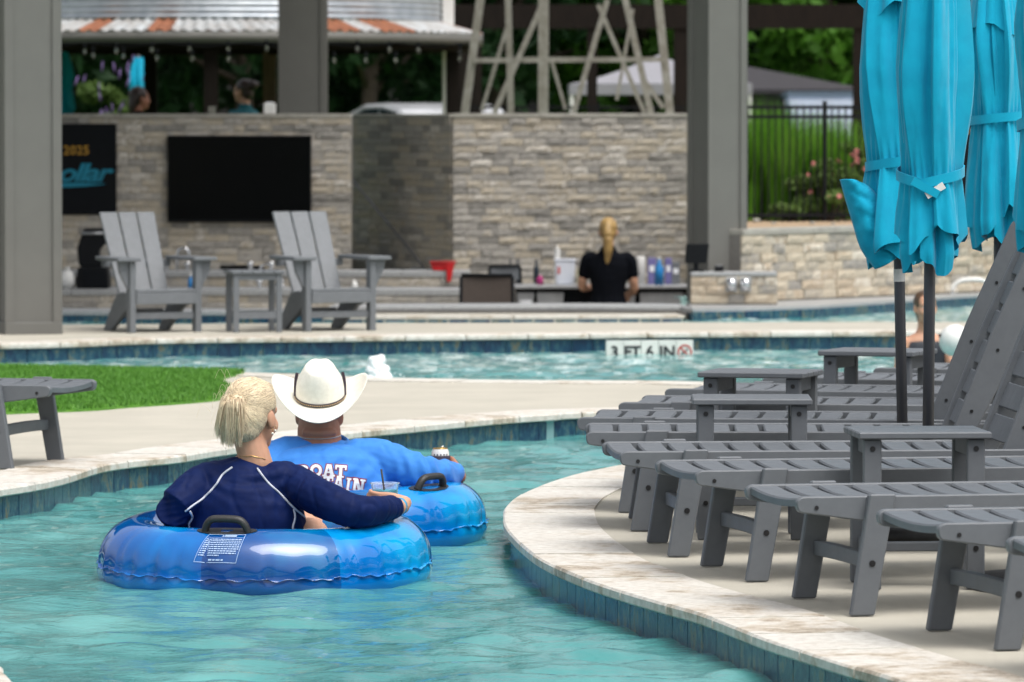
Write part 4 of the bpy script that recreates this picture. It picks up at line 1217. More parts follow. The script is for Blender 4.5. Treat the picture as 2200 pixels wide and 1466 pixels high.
# --- closed turquoise umbrellas
def umbrella(base, zhem, ztie, ztop, r, label, seed, pole_r=.019, lean=(0, 0), tie_tilt=.3, tagw=False, zvent=None, flare=1.25, group='closed turquoise umbrellas', detail=True, base_plate=True, sticker=False):
    root = empty('closed_umbrella', (base[0], base[1], -.006 if len(base) < 3 else base[2]), 0, label, 'umbrella', group)
    z0 = root.location.z
    rr = random.Random(seed); ph = [rr.uniform(0, 6.28) for _ in range(12)]
    zh, zt_, zp = zhem - z0, ztie - z0, ztop - z0
    MB().lathe([(pole_r, .03), (pole_r, zp + .06)], seg=18).build('pole', M['aluminium'], root, True)
    if base_plate:
        MB().lathe([(.24, 0), (.24, .045), (.05, .06), (.035, .14), (.02, .15)], seg=28).build('base', M['vinyl_black'], root, True)
    def layer(scale, dz, hem_amp, nk, seed2, name='canopy'):
        r2 = random.Random(seed2); nth, nz = (200 if detail else 60), (80 if detail else 24)
        n_p = max(4, nk)
        cuts = sorted([(i + r2.uniform(-.22, .22)) / n_p for i in range(n_p)])
        dep = [r2.uniform(.6, 1.25) for _ in range(n_p)]; hp = [r2.uniform(-.4, .4) for _ in range(n_p)]
        def pleat(th, tw):
            f = ((th / (2 * math.pi)) + tw) % 1.0; i = n_p - 1
            for q in range(n_p):
                if f >= cuts[q]: i = q
            lo, hi = cuts[i], cuts[(i + 1) % n_p] + (1 if i == n_p - 1 else 0)
            if f < cuts[0]: f += 1
            return i, (f - lo) / (hi - lo)
        hem = []
        for t in range(nth):
            i, p = pleat(2 * math.pi * t / nth, .0)
            hem.append(zh + dz + hem_amp * (.55 + .5 * hp[i] + .8 * (p - .5) * (1 if i % 2 else -1) + .08 * math.sin(p * 9 + ph[5])))
        rings = []
        for j in range(nz + 1):
            v = j / nz; ring = []
            for t in range(nth):
                th = 2 * math.pi * t / nth
                z = hem[t] + (zp - hem[t]) * v
                # envelope
                if z < zt_:
                    s = (zt_ - z) / max(zt_ - zh, .01); e = .86 + (flare - .86) * (s ** .8) - .16 * max(0, s - .8) / .2
                else:
                    s = (z - zt_) / (zp - zt_); e = .86 + .2 * math.sin(min(s * 2.2, 1) * math.pi / 2) - 1.0 * max(0, s - .35) ** 1.2
                    e = max(e, .16)
                amp = .20 + .20 * min(1, abs(z - zt_) / .25)
                i, p = pleat(th, .0)
                saw = dep[i] * (p ** .8 - .45) + .16 * math.sin(p * 2 * math.pi + ph[3] + z * 3)
                f2 = math.sin(th * 9 + ph[4] + z * 4) * .5 + math.sin(th * 15 + ph[6] - z * 5) * .3
                f3 = noise.noise(Vector((math.cos(th) * 1.8, math.sin(th) * 1.8, z * 3.2 + ph[7])))
                gath = math.exp(-((z - zt_) / .07) ** 2) * math.sin(th * 25 + ph[9])
                rad = r * scale * e * (1 - amp * 1.25 * saw + .085 * f2 * min(1, .35 + abs(z - zt_) / .3) + .10 * f3 + .035 * gath)
                wr = noise.noise(Vector((math.cos(th) * 9, math.sin(th) * 9, z * 14 + ph[8]))) * .0016
                rad += wr
                tw = th + .22 * (zt_ - z) + .05 * math.sin(z * 6 + ph[11])
                ring.append((rad * math.cos(tw), rad * math.sin(tw), z))
            rings.append(ring)
        m = MB().loft(rings, cap=False)
        o = link(name, m.mesh(name, M['turq'], True, fix=False), root)
        return o
    can = layer(1.0, 0.045, .115, 5, seed)
    layer(.78, -.012, .075, 6, seed + 40, 'inner_pleats')
    # tie band
    n = 90; m = MB(); rings = []
    for k in range(n):
        th = 2 * math.pi * k / n
        z = zt_ + tie_tilt * r * math.cos(th - .3 if tagw else th + .4)
        if tagw: z = zt_ + .35 * r * (abs(math.sin((th + 1.9) / 2)) * 1.4 - .6)
        w1 = th * 3.5 + ph[2]
        rad = r * (1.0 + .012 * math.sin(th * 6 + ph[4]))
        rings.append([(rad * math.cos(th), rad * math.sin(th), z - .017), ((rad + .004) * math.cos(th), (rad + .004) * math.sin(th), z - .017), ((rad + .004) * math.cos(th), (rad + .004) * math.sin(th), z + .017), (rad * math.cos(th), rad * math.sin(th), z + .017)])
    m.loft(rings, closed=True).build('tie_band', M['turq'], root, False)
    if tagw:
        mt = Matrix.Rotation(R(-32), 3, 'Y')
        MB().box((.008, -r * .95 - .006, zt_ - .045), (.07, .003, .024), mt).build('care_label', M['white'], root)
        MB().box((-.025, -r * .95 - .010, zt_ - .036), (.10, .003, .028), Matrix.Rotation(R(28), 3, 'Y')).build('tie_end', M['turq'], root)
    if zvent:
        nth = 120; rings = []
        for j in range(14):
            v = j / 13; ring = []
            for t in range(nth):
                th = 2 * math.pi * t / nth
                zb = zvent - z0 + .035 * abs(((8 * t / nth + ph[9]) % 2) - 1) + .02 * math.sin(th * 3 + ph[10])
                z = zb + (zp - .02 - zb) * v
                rad = r * (1.12 - .75 * v) * (1 - .12 * (1 - abs(math.sin(th * 4 + ph[2]))) + .05 * math.sin(th * 9 + ph[3]))
                ring.append((rad * math.cos(th), rad * math.sin(th), z))
            rings.append(ring)
        link('vent_skirt', MB().loft(rings, cap=False).mesh('vent_skirt', M['turq'], True, fix=False), root)
    if sticker:
        MB().lathe([(pole_r + .0012, 0), (pole_r + .0012, .045)], (0, 0, zh - .055), 18, False).build('sticker', M['white'], root)
    for k in range(8):
        a = k * math.pi / 4 + .2
        MB().tube([(.025 * math.cos(a), .025 * math.sin(a), zp), (.045 * math.cos(a), .045 * math.sin(a), zh + .15)], .006, 5).build('rib', M['aluminium'], root)
    return root
def ub(x0, Y): return (XY(x0, Y), Y)
Y1, Y2, Y3, Y4 = 20.35, 19.25, 21.6, 17.2
zz = lambda y, Y: W(1900, y, Y).z
u1 = umbrella(ub(1931, Y1), zz(572, Y1), zz(350, Y1), zz(-230, Y1), .112, 'closed turquoise umbrella with a corner of cloth turned up, leftmost', 5, pole_r=.0195, tie_tilt=.12, zvent=zz(32, Y1), flare=1.32, sticker=True)
u2 = umbrella(ub(1994, Y2), zz(585, Y2), zz(380, Y2), zz(-260, Y2), .112, 'closed turquoise umbrella with a white label on its tie band', 9, pole_r=.0195, tagw=True, zvent=None, flare=1.12)
u3 = umbrella(ub(2145, Y3), zz(540, Y3), zz(255, Y3), zz(-200, Y3), .108, 'closed turquoise umbrella behind, third from the left', 14, pole_r=.018, tie_tilt=.1, zvent=zz(70, Y3), flare=1.12)
u4 = umbrella(ub(2262, Y4), zz(545, Y4), zz(250, Y4), zz(-300, Y4), .105, 'closed turquoise umbrella showing only a strip at the right edge', 19, pole_r=.0195, zvent=None, flare=1.25)
for u in (u1, u2, u3):
    for ch in u.children:
        if ch.name.startswith('pole'): pass
# poles lean slightly in the photograph
u1.rotation_euler = (0, R(-1.3), 0); u2.rotation_euler = (0, R(.35), 0)
u1.location.x += .022
# turned-up corner of cloth on the leftmost umbrella
def flap():
    o0 = [(1880, 578), (1850, 535), (1834, 485), (1818, 432), (1805, 386)]
    m0 = [(1915, 570), (1888, 520), (1868, 470), (1850, 425), (1838, 380)]
    i0 = [(1940, 540), (1925, 500), (1905, 455), (1886, 420), (1866, 402)]
    cols = [smooth_path([W(x, y, Y1 + d) for x, y in q], 8) for q, d in ((o0, -.06), (m0, -.135), (i0, -.04))]
    m = MB(); n = 17; V = []
    for k in range(len(cols[0])):
        a, b_, c = cols[0][k], cols[1][k], cols[2][k]
        for j in range(n):
            t = j / (n - 1); p = (1 - t) ** 2 * a + 2 * t * (1 - t) * b_ + t * t * c
            q = p * 1.0
            p = p + Vector((0, -1, 0)) * (.012 * abs(math.sin(k * .42 + t * 4.5)) ** .6 * t * (1 - t) * 3 + .007 * noise.noise(q * 26) + .004 * noise.noise(q * 60))
            V.append(p - u1.location)
    m.add(V, [(i * n + j, i * n + j + 1, (i + 1) * n + j + 1, (i + 1) * n + j) for i in range(len(cols[0]) - 1) for j in range(n - 1)])
    o = link('turned_up_corner', m.mesh('turned_up_corner', M['turq'], True), u1)
    o.matrix_parent_inverse = Matrix.Rotation(R(1.3), 4, 'Y')
    sd_ = o.modifiers.new('t', 'SOLIDIFY'); sd_.thickness = .0025
flap()
# far umbrellas on the terrace behind the wall
umbrella((XY(298, 70), 70, .1), W(0, 262, 70).z, W(0, 205, 70).z, W(0, 124, 70).z, .115, 'far closed turquoise umbrella behind the dark haired woman in black', 31, detail=False)
umbrella((XY(136, 66), 66, .1), W(0, 262, 66).z, W(0, 190, 66).z, W(0, 112, 66).z, .115, 'far closed turquoise umbrella half hidden by the left column', 33, detail=False)

# ================================================================== BAR EQUIPMENT
tv = empty('television', ((tva.x + tvb.x) / 2, YL - .05, tva.z), 0, 'large black flat television on the stone wall', 'television')
tw, thh = tvb.x - tva.x, tvb.z - tva.z
MB().box((0, 0, thh / 2), (tw, .05, thh)).build('housing', M['black'], tv, bevel=.006)
MB().box((0, -.0265, thh / 2 + .005), (tw - .03, .003, thh - .04)).build('screen', M['screen'], tv)
MB().box((0, .04, thh / 2), (.5, .05, .4)).build('wall_bracket', M['black'], tv)
sg = empty('bar_sign', ((sga.x + sgb.x) / 2, YL - .035, sga.z), 0, 'black bar sign with gold 2025 and turquoise script lettering', 'sign')
MB().box((0, .008, (sgb.z - sga.z) / 2), (sgb.x - sga.x, .02, sgb.z - sga.z)).build('panel', M['matteblack'], sg, bevel=.003)
def on_sign(me, x, y, nm):
    q = W(x, y, YL - .04); link(nm, me, sg, (q.x - sg.location.x, -.0045, q.z - sg.location.z), (math.pi / 2, 0, 0))
on_sign(text_mesh('2025', .118, M['sign_gold'], off=.002, spacing=1.05), 164, 324, 'lettering')
dl = text_mesh('Dollar', .235, M['teal_paint'], shear=.32, off=.006, spacing=.9); dl.transform(Matrix.Diagonal((1.28, 1, 1, 1))); on_sign(dl, 154, 373, 'lettering')
sw = MB(); sw.loft([[(x, 0, z + hgt), (x, -.003, z + hgt), (x, -.003, z - hgt), (x, 0, z - hgt)] for x, z, hgt in ((-.35, -.003, .02), (-.1, -.004, .022), (.05, 0, .016), (.2, .004, .006), (.24, .006, .001))])
q = W(172, 397, YL - .04); link('swash', sw.mesh('swash', M['teal_paint']), sg, (q.x - sg.location.x, -.003, q.z - sg.location.z))

def at_(x, y, Y): return W(x, y, Y)
# barrel smoker with its lid up on the lower tier
ZB = W(700, 622, 47.6).z
gq = (XY(198, 47.9), 47.95, ZB)
gr = empty('open_grill', gq, 0, 'black grill with its lid raised left of the first adirondack chair', 'grill')
sc_ = 47.9 / F
MB().prism(rounded([(-34 * sc_, 0), (38 * sc_, 0), (34 * sc_, 46 * sc_), (-30 * sc_, 46 * sc_)], .02), 'y', -.16, .16).build('firebox', M['black'], gr, bevel=.006)
MB().prism(rounded([(-14 * sc_, 5 * sc_), (34 * sc_, 5 * sc_), (30 * sc_, 40 * sc_), (-18 * sc_, 40 * sc_)], .01), 'y', -.185, -.161).build('front_panel', M['matteblack'], gr, bevel=.004)
MB().prism(rounded([(-30 * sc_, 46 * sc_), (-34 * sc_, 85 * sc_), (-20 * sc_, 128 * sc_), (32 * sc_, 128 * sc_), (30 * sc_, 98 * sc_), (12 * sc_, 80 * sc_), (24 * sc_, 46 * sc_)], .03), 'y', .0, .15).build('lid', M['black'], gr, bevel=.008)
MB().tube([(-22 * sc_, -.03, 118 * sc_), (24 * sc_, -.03, 118 * sc_)], .012, 8).build('lid_handle', M['steel'], gr, True)
# towel / bag, faucets, soap, cups
def lathe_thing(name, label, cat, prof, mat, loc, extra=None, group=None, seg=16):
    r_ = empty(name, loc, 0, label, cat, group)
    MB().lathe(prof, seg=seg).build('body', mat, r_, True)
    if extra:
        for nm, pr, mt in extra: MB().lathe(pr, seg=seg).build(nm, mt, r_, True)
    return r_
bagq = (XY(143, 47.8), 47.85, ZB)
lathe_thing('white_bag', 'white crumpled bag beside the left column', 'bag', [(.05, 0), (.08, .05), (.075, .1), (.05, .14), (.015, .155)], M['white'], bagq, [('tied_neck', [(.014, .15), (.03, .175), (.028, .18)], M['white'])])
ZU = W(700, 583, 49.6).z
def faucet(x, y_top, Y, zb, label):
    q = W(x, y_top, Y); r_ = empty('faucet', (q.x, Y, zb), 0, label, 'faucet', 'chrome bar faucets')
    h = q.z - zb; pts = [(0, 0, 0), (0, 0, h * .6)] + [(.055 - .055 * math.cos(a), 0, h * .6 + (h * .4) * math.sin(a)) for a in np.linspace(.2, math.pi, 9)] + [(.11, 0, h * .5)]
    MB().tube(pts, .011, 8).build('spout', M['chrome'], r_, True)
    for s in (-1, 1): MB().lathe([(.02, 0), (.02, .05), (.028, .055), (.028, .075)], (s * .09, 0, 0), 10).build('tap', M['chrome'], r_, True)
faucet(380, 532, 49.85, ZU, 'chrome gooseneck faucet behind the left adirondack arm')
faucet(560, 568, 49.9, ZU, 'chrome faucet behind the small adirondack table')
faucet(580, 612, 47.85, ZB, 'chrome faucet below, seen between the table legs')
lathe_thing('soap_bottle', 'blue soap bottle beside the left adirondack chair\'s arm', 'bottle', [(.022, 0), (.024, .07), (.012, .085), (.008, .1)], M['bluelabel'], (XY(410, 48), 47.95, ZB), [('cap', [(.012, .1), (.012, .125)], M['white'])])
lathe_thing('folded_napkin_cone', 'white napkin cone behind the right adirondack chair', 'napkin', [(.03, 0), (.022, .03), (.004, .07)], M['white'], (XY(762, 48), 47.95, ZB))
# red scoop bucket hanging over the upper tier edge
bk = empty('red_bucket', (XY(952, 49.35), 49.35, W(0, 588, 49.35).z), 0, 'red plastic basket on the edge of the grey slab', 'bucket')
s_ = 49.35 / F
ZR = ZU - bk.location.z
MB().prism(rounded([(-29 * s_, ZR + .075), (26 * s_, ZR + .075), (20 * s_, ZR + .005), (-22 * s_, ZR + .005)], .008), 'y', .24, .42).build('tub', M['red'], bk, bevel=.005)
MB().prism(rounded([(-30 * s_, ZR + .084), (28 * s_, ZR + .084), (28 * s_, ZR + .076), (-30 * s_, ZR + .076)], .003), 'y', .225, .435).build('rim', M['red'], bk)
MB().prism(rounded([(6 * s_, ZR + .07), (24 * s_, ZR + .07), (16 * s_, ZR - .09), (8 * s_, ZR - .09)], .008), 'y', .19, .215).build('spout', M['red'], bk, bevel=.004)
# brown mesh bar chair, grey bar chairs
def bar_chair(x, ytop, wpx, Y, label, mat, curved=0.0, hpx=70):
    q = W(x, ytop, Y); s_ = Y / F; wd = wpx * s_; h = q.z - FLZ
    r_ = empty('bar_chair', (q.x, Y, FLZ), 0, label, 'chair')
    zs = h - hpx * s_ - .05
    n = 8; rings = []
    for i in range(n + 1):
        t = i / n * 2 - 1; y = .04 * (1 - t * t) * (1 if curved else .3); zt_ = h + curved * (1 - t * t)
        rings.append([(t * wd / 2, y, zt_), (t * wd / 2, y + .015, zt_), (t * wd / 2, y + .015, h - hpx * s_), (t * wd / 2, y, h - hpx * s_)])
    MB().loft(rings).build('back_panel', mat, r_)
    for sx in (-1, 1):
        MB().tube([(sx * (wd / 2 + .008), .0, h - .01), (sx * (wd / 2 + .012), 0, zs), (sx * (wd / 2 + .02), -.02, 0)], .014, 8).build('rear_leg', M['matteblack'], r_, True)
        MB().tube([(sx * (wd / 2 + .005), .42, zs), (sx * (wd / 2 + .015), .44, 0)], .014, 8).build('front_leg', M['matteblack'], r_, True)
    MB().tube([(-wd / 2 - .008, 0, h + .002), (wd / 2 + .008, 0, h + .002)], .013, 8).build('top_bar', M['matteblack'], r_, True)
    MB().box((0, .21, zs), (wd, .44, .03)).build('seat', mat, r_, bevel=.008)
bar_chair(1046, 592, 106, 45.6, 'brown mesh back bar chair left of the steel drawers', M['mesh_brown'], 0, 66)
bar_chair(893, 580, 68, 50.9, 'low grey curved chair back in front of the dark recess', M['adiron'], .02, 30)
bar_chair(1085, 572, 62, 50.9, 'low grey chair back before the pale stone wall', M['adiron'], .0, 30)
bar_chair(520, 574, 90, 50.9, 'low dark curved chair back behind the small adirondack table', M['dark'], .02, 26)
# back bar with drawers
bbz = W(1250, 612, 50.6).z
bb0, bb1 = XY(1105, 50.4), XY(1478, 50.4)
bb = empty('back_bar', (bb0, 50.4, FLZ), 0, 'grey steel back bar with drawers beside the bartender', 'back bar')
LB = bb1 - bb0
MB().box((LB / 2, .29, bbz - FLZ - .015), (LB, .58, .03)).build('countertop', M['steel'], bb, bevel=.004)
MB().box((LB / 2, .33, (bbz - FLZ - .031) / 2), (LB - .02, .48, bbz - FLZ - .032)).build('cabinet', M['matteblack'], bb)
for a, d in ((1110, 1148), (1153, 1212), (1322, 1366), (1374, 1470)):
    x0, x1 = XY(a, 50.4) - bb0, XY(d, 50.4) - bb0
    for k in range(2):
        MB().prism(rounded([(x0, -.03), (x1, -.03), (x1 - .015, -.2), (x0 + .015, -.2)], .012), 'y', .04, .088).build('drawer', M['steel'], bb, bevel=.004, loc=(0, 0, bbz - FLZ - .035 - .22 * k))
MB().box((XY(1130, 50.4) - bb0, .036, bbz - FLZ - .15), (.1, .004, .035)).build('label', M['print_white'], bb)
def bottle(x, ytop, wpx, label, mat, cat='bottle', Y=50.7, name='bottle', neck=.4, capm='white', straight=False, group='things on the back bar'):
    q = W(x, ytop, Y); h = q.z - bbz; r_ = wpx * Y / F / 2
    pr = [(r_, 0), (r_, h * .97), (r_ * .96, h)] if straight else [(r_, 0), (r_, h * .62), (r_ * .4, h * .8), (r_ * .4, h * .93)]
    lathe_thing(name, label, cat, pr, mat, (q.x, Y, bbz), None if straight else [('cap', [(r_ * .45, h * .93), (r_ * .45, h)], M[capm])], group, 14)
bottle(1096, 556, 9, 'leftmost slim dark liquor bottle on the back bar', M['glassdark'], capm='matteblack', Y=51.0)
bottle(1112, 556, 10, 'second slim dark liquor bottle on the back bar', M['glassdark'], capm='matteblack', Y=51.05)
bottle(1152, 558, 12, 'dark bottle left of the pink bottle on the back bar', M['glassdark'], capm='matteblack', Y=51.0)
bottle(1160, 589, 15, 'small magenta bottle on the back bar', M['magenta'], Y=50.55)
bottle(1376, 551, 20, 'tall white paper towel roll right of the bartender', M['white'], 'paper roll', 50.6, 'paper_towel_roll', straight=True)
bottle(1416, 553, 20, 'blue labelled water jug right of the paper roll', M['bluelabel'], 'bottle', 50.45, 'water_jug')
for x, wpx, y0, lab, k in ((1401, 18, 555, 'purple carton left of the blue jug', 'purplebox'), (1436, 14, 555, 'purple carton right of the blue jug', 'purplebox'), (1452, 18, 564, 'grey carton at the right end of the back bar', 'adiron')):
    q = W(x, y0, 50.75); h = q.z - bbz; c_ = empty('carton', (q.x, 50.8, bbz), 0, lab, 'carton', 'things on the back bar')
    MB().box((0, 0, h / 2), (wpx * 50.75 / F, .12, h)).build('box', M[k], c_, bevel=.003)
    MB().box((0, -.062, h * .6), (wpx * 50.75 / F * .6, .002, h * .25)).build('label', M['print_white'], c_)
tb = empty('clear_tub', (XY(1214, 50.6), 50.65, bbz), 0, 'translucent white ice tub left of the bartender', 'tub', 'things on the back bar')
h = W(0, 560, 50.6).z - bbz; wt_ = 44 * 50.6 / F
MB().prism([(-wt_ / 2 + .015, 0), (wt_ / 2 - .015, 0), (wt_ / 2, h), (-wt_ / 2, h)], 'y', -.1, .1).build('tub', M['tub'], tb, bevel=.01)
MB().box((0, 0, h + .006), (wt_ + .015, .215, .014)).build('lid', M['tub'], tb, bevel=.004)
MB().box((-.055, -.102, h * .6), (.022, .002, h * .3)).build('label', M['redink'], tb)
pd = empty('white_dispenser', (XY(1197, 50.95), 50.95, bbz), 0, 'narrow white dispenser standing behind the ice tub', 'dispenser', 'things on the back bar')
h = W(0, 534, 50.9).z - bbz
MB().box((0, 0, h / 2), (.05, .06, h)).build('body', M['white'], pd, bevel=.01)
MB().tube([(0, 0, h), (0, -.03, h + .02), (0, -.06, h + .005)], .008, 6).build('nozzle', M['white'], pd, True)
lathe_thing('lemon_box', 'small yellow and white squeeze bottle beside the bartender', 'bottle', [(.035, 0), (.035, .13), (.012, .16), (.01, .18)], pm('pale_yellow', (.6, .55, .3), (.75, .75, .7), 12, .5), (XY(1247, 50.5), 50.5, bbz), [('cap', [(.012, .18), (.01, .2)], M['white'])], 'things on the back bar')
# register monitor on the pony wall
mn = empty('register_monitor', (XY(1496, 44.5), 44.5, W(1570, 585, 44.35).z), 0, 'black point of sale monitor in front of the grey column', 'monitor')
s_ = 44.5 / F
MB().prism(rounded([(-25 * s_, 18 * s_), (22 * s_, 18 * s_), (28 * s_, 60 * s_), (-22 * s_, 60 * s_)], .012), 'y', -.02, .015).build('screen', M['black'], mn, bevel=.004)
MB().lathe([(.06, 0), (.06, .012), (.018, .02), (.018, 18 * s_ + .02)], seg=14).build('stand', M['matteblack'], mn)
pp = empty('card_reader', (XY(1545, 44.5), 44.5, W(1570, 585, 44.35).z), 0, 'small black card reader right of the monitor', 'card reader')
MB().box((0, 0, .02), (.07, .09, .04), Matrix.Rotation(R(-15), 3, 'X')).build('body', M['black'], pp, bevel=.008)
MB().box((0, -.01, .043), (.05, .05, .004), Matrix.Rotation(R(-15), 3, 'X')).build('keypad', M['steel'], pp)
# white cup and phone on the wall cap
wc = empty('napkin_dispenser', (XY(580, 53.6), 53.6, zt), 0, 'small white napkin box on top of the television wall', 'napkin box')
MB().box((0, 0, .05), (.11, .11, .1)).build('box', M['white'], wc, bevel=.006)
MB().box((0, 0, .104), (.07, .03, .012)).build('napkin', M['print_white'], wc)
gc = empty('drinking_glass', (XY(456, 53.6), 53.6, zt), 0, 'clear drinking glass on top of the television wall', 'glass')
MB().lathe([(.032, 0), (.036, .07), (.034, .07), (.03, .005)], seg=14).build('glass', M['bulb'], gc, True)
# small grab rail of the pool behind the third umbrella
gb = empty('pool_handrail', (XY(2080, 47), 47.0, -.03), 0, 'curved white pool handrail behind the umbrella poles', 'handrail')
zq = W(0, 602, 47).z + .03
MB().tube(smooth_path([(-.13, -.02, 0), (-.12, -.02, zq * .6), (-.04, -.02, zq), (.12, .0, zq * .98), (.2, .1, zq * .4), (.2, .12, 0)], 6), .018, 8).build('rail', M['white'], gb, True)
MB().lathe([(.035, 0), (.035, .012)], (-.13, -.02, 0), 12).build('flange', M['chrome'], gb)
MB().lathe([(.035, 0), (.035, .012)], (.2, .12, 0), 12).build('flange', M['chrome'], gb)
# bubbler jet in the far channel
bj = empty('water_jet', (XY(813, 33.2), 33.2, WZ - .05), 0, 'white foaming water jet rising from the far channel', 'water jet')
m = MB(); rr = random.Random(4); zj = W(0, 757, 33.2).z - WZ + .05
for i in range(95):
    t = rr.random() ** 1.1; rad = .10 * (1 - t * .72)
    a = rr.uniform(0, 6.28); q = rad * math.sqrt(rr.random())
    m.ball((q * math.cos(a) - .012 + .02 * (1 - t), q * math.sin(a), t * (zj - .025)), rr.uniform(.022, .042) * (1 - .45 * t), None, 8, 6)
link('foam_plume', remesh(m, 'foam_plume', M['foam'], .007, 1), bj)
m = MB()
for i in range(60):
    a = rr.uniform(0, 6.28); q = rr.uniform(.05, .16); m.ball((q * math.cos(a), q * math.sin(a), rr.uniform(.03, zj * .8) * (1 - q * 3.5)), rr.uniform(.003, .007), None, 6, 4)
m.build('spray_drops', M['foam'], bj, True)['kind'] = 'stuff'

# ================================================================== SWIM TUBES
def make_tube(cx, cy, tiltx, label, RM=.410, rm=.149, handles=(), seed=1, lab=False):
    root = empty('swim_tube', (cx, cy, WZ + .060), 0, label, 'swim tube', 'clear blue river tubes')
    root.rotation_euler = (tiltx, 0, 0)
    rr = random.Random(seed); nu, nv = 220, 44
    ph = [rr.uniform(0, 6.28) for _ in range(8)]
    grooves = [((k + rr.uniform(-.3, .3)) * 2 * math.pi / 34, rr.uniform(.005, .019), rr.uniform(.009, .026), rr.uniform(.28, .7)) for k in range(34)]
    def surf(u, v, d=0.0):
        # pleats pulled in at the outer seam (v = 0) and a flatter inner side
        s = math.exp(-(v / .42) ** 2)
        pl = 0.0
        for uk, dk, wk, lk in grooves:
            d_ = abs((u - uk + math.pi) % (2 * math.pi) - math.pi)
            if d_ < wk * 3.5: pl -= dk * math.exp(-(d_ / wk) ** 2) * math.exp(-(abs(v) / lk) ** 1.6)
        pl += .0025 * math.sin(u * 31 + ph[1]) * math.exp(-(v / .4) ** 2)
        r = rm * (1 - .05 * s) + pl + .004 * math.sin(u * 3 + ph[2]) * math.sin(v) + d
        R_ = RM + .008 * math.sin(2 * u + ph[3])
        return Vector(((R_ + r * math.cos(v)) * math.cos(u), (R_ + r * math.cos(v)) * math.sin(u), r * math.sin(v)))
    m = MB()
    m.loft([[surf(2 * math.pi * i / nu, 2 * math.pi * j / nv) for j in range(nv)] for i in range(nu)], closed=True)
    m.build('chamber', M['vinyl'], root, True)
    m = MB(); rings = []
    for i in range(nu * 2):
        u = math.pi * i / nu; p = surf(u, 0, -.004); q = surf(u, 0, .009 + .003 * math.sin(u * 23 + 2 * math.sin(5 * u)) + .002 * math.sin(u * 61))
        q.z += .004 * math.sin(u * 19 + 2 * math.sin(4 * u)) + .003 * math.sin(u * 57)
        rings.append([p + Vector((0, 0, .0015)), q + Vector((0, 0, .0012)), q - Vector((0, 0, .0012)), p - Vector((0, 0, .0015))])
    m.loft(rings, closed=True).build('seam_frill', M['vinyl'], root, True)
    for (ua, va) in handles:
        ua, va = R(ua), R(va)
        c = surf(ua, va); t = Vector((-math.sin(ua), math.cos(ua), 0)); nrm = (surf(ua, va, .02) - c).normalized(); b_ = t.cross(nrm)
        m = MB()
        pts = [c + t * -.074 - nrm * .006, c + t * -.064 + nrm * .022, c + t * -.046 + nrm * .038, c + t * -.014 + nrm * .041, c + t * .014 + nrm * .041, c + t * .046 + nrm * .038, c + t * .064 + nrm * .022, c + t * .074 - nrm * .006]
        m.tube(smooth_path(pts, 4), .0145, 10, True, .85, nrm)
        hd = m.build('handle', M['vinyl_black'], root, True)
        pl = MB(); rg = []
        for k in range(24):
            a = 2 * math.pi * k / 24
            uu = ua + .10 / RM * math.cos(a) * (.95); vv = va + .032 / rm * math.sin(a)
            rg.append((surf(uu, vv, .003), surf(uu, vv, -.003)))
        pl.add([q[0] for q in rg] + [q[1] for q in rg], [tuple(range(24))] + [(k, (k + 1) % 24, 24 + (k + 1) % 24, 24 + k) for k in range(24)])
        pl.build('handle_plate', M['vinyl_black'], hd, False)
    if lab:
        m = MB(); rr = random.Random(8)
        u0, u1, v0, v1 = R(-112.5), R(-97.5), R(22), R(66)
        def g(a, b_): return surf(u0 + (u1 - u0) * a + .045 * b_, v0 + (v1 - v0) * b_, .0022)
        def bar(a0, a1, b0, b1, n=4):
            for i in range(n):
                x0, x1 = a0 + (a1 - a0) * i / n, a0 + (a1 - a0) * (i + 1) / n
                m.add([g(x0, b0), g(x1, b0), g(x1, b1), g(x0, b1)], [(0, 1, 2, 3)])
        bar(0, 1, 0, .018, 14); bar(0, 1, .982, 1.0, 14); bar(0, 1, .845, .853, 14)
        for i in range(10):
            bar(0, .012, i / 10, (i + 1) / 10, 1); bar(.988, 1, i / 10, (i + 1) / 10, 1)
        for k in range(9):                              # lines of small print, too small to read
            b0 = .20 + k * .069; x = .04; end = .96 if k > 2 else (.55 if k == 0 else .93)
            while x < end:
                d = rr.uniform(.03, .085); bar(x, min(x + d, end), b0, b0 + .034, 2); x += d + .014
        x = .33
        while x < .66:
            d = rr.uniform(.05, .1); bar(x, min(x + d, .68), .06, .105, 2); x += d + .02
        bar(.47, .78, .885, .955, 6)
        m.add([g(.39, .885), g(.46, .885), g(.425, .965)], [(0, 1, 2)])
        m.build('warning_print', pm('print_pale', (.42, .58, .85), None, 10, .5), root)
    return root
TW, TM = Vector((-.827, 19.0)), Vector((-.655, 20.92))
tube_w = make_tube(TW.x, TW.y, R(2.2), 'clear blue swim tube with printed warning panel, carrying the woman in navy', handles=((-104, 78), (76, 78)), seed=2, lab=True)
tube_m = make_tube(TM.x, TM.y, R(1.0), 'clear blue swim tube carrying the man in the cowboy hat', handles=((-38, 74), (142, 74)), seed=6)

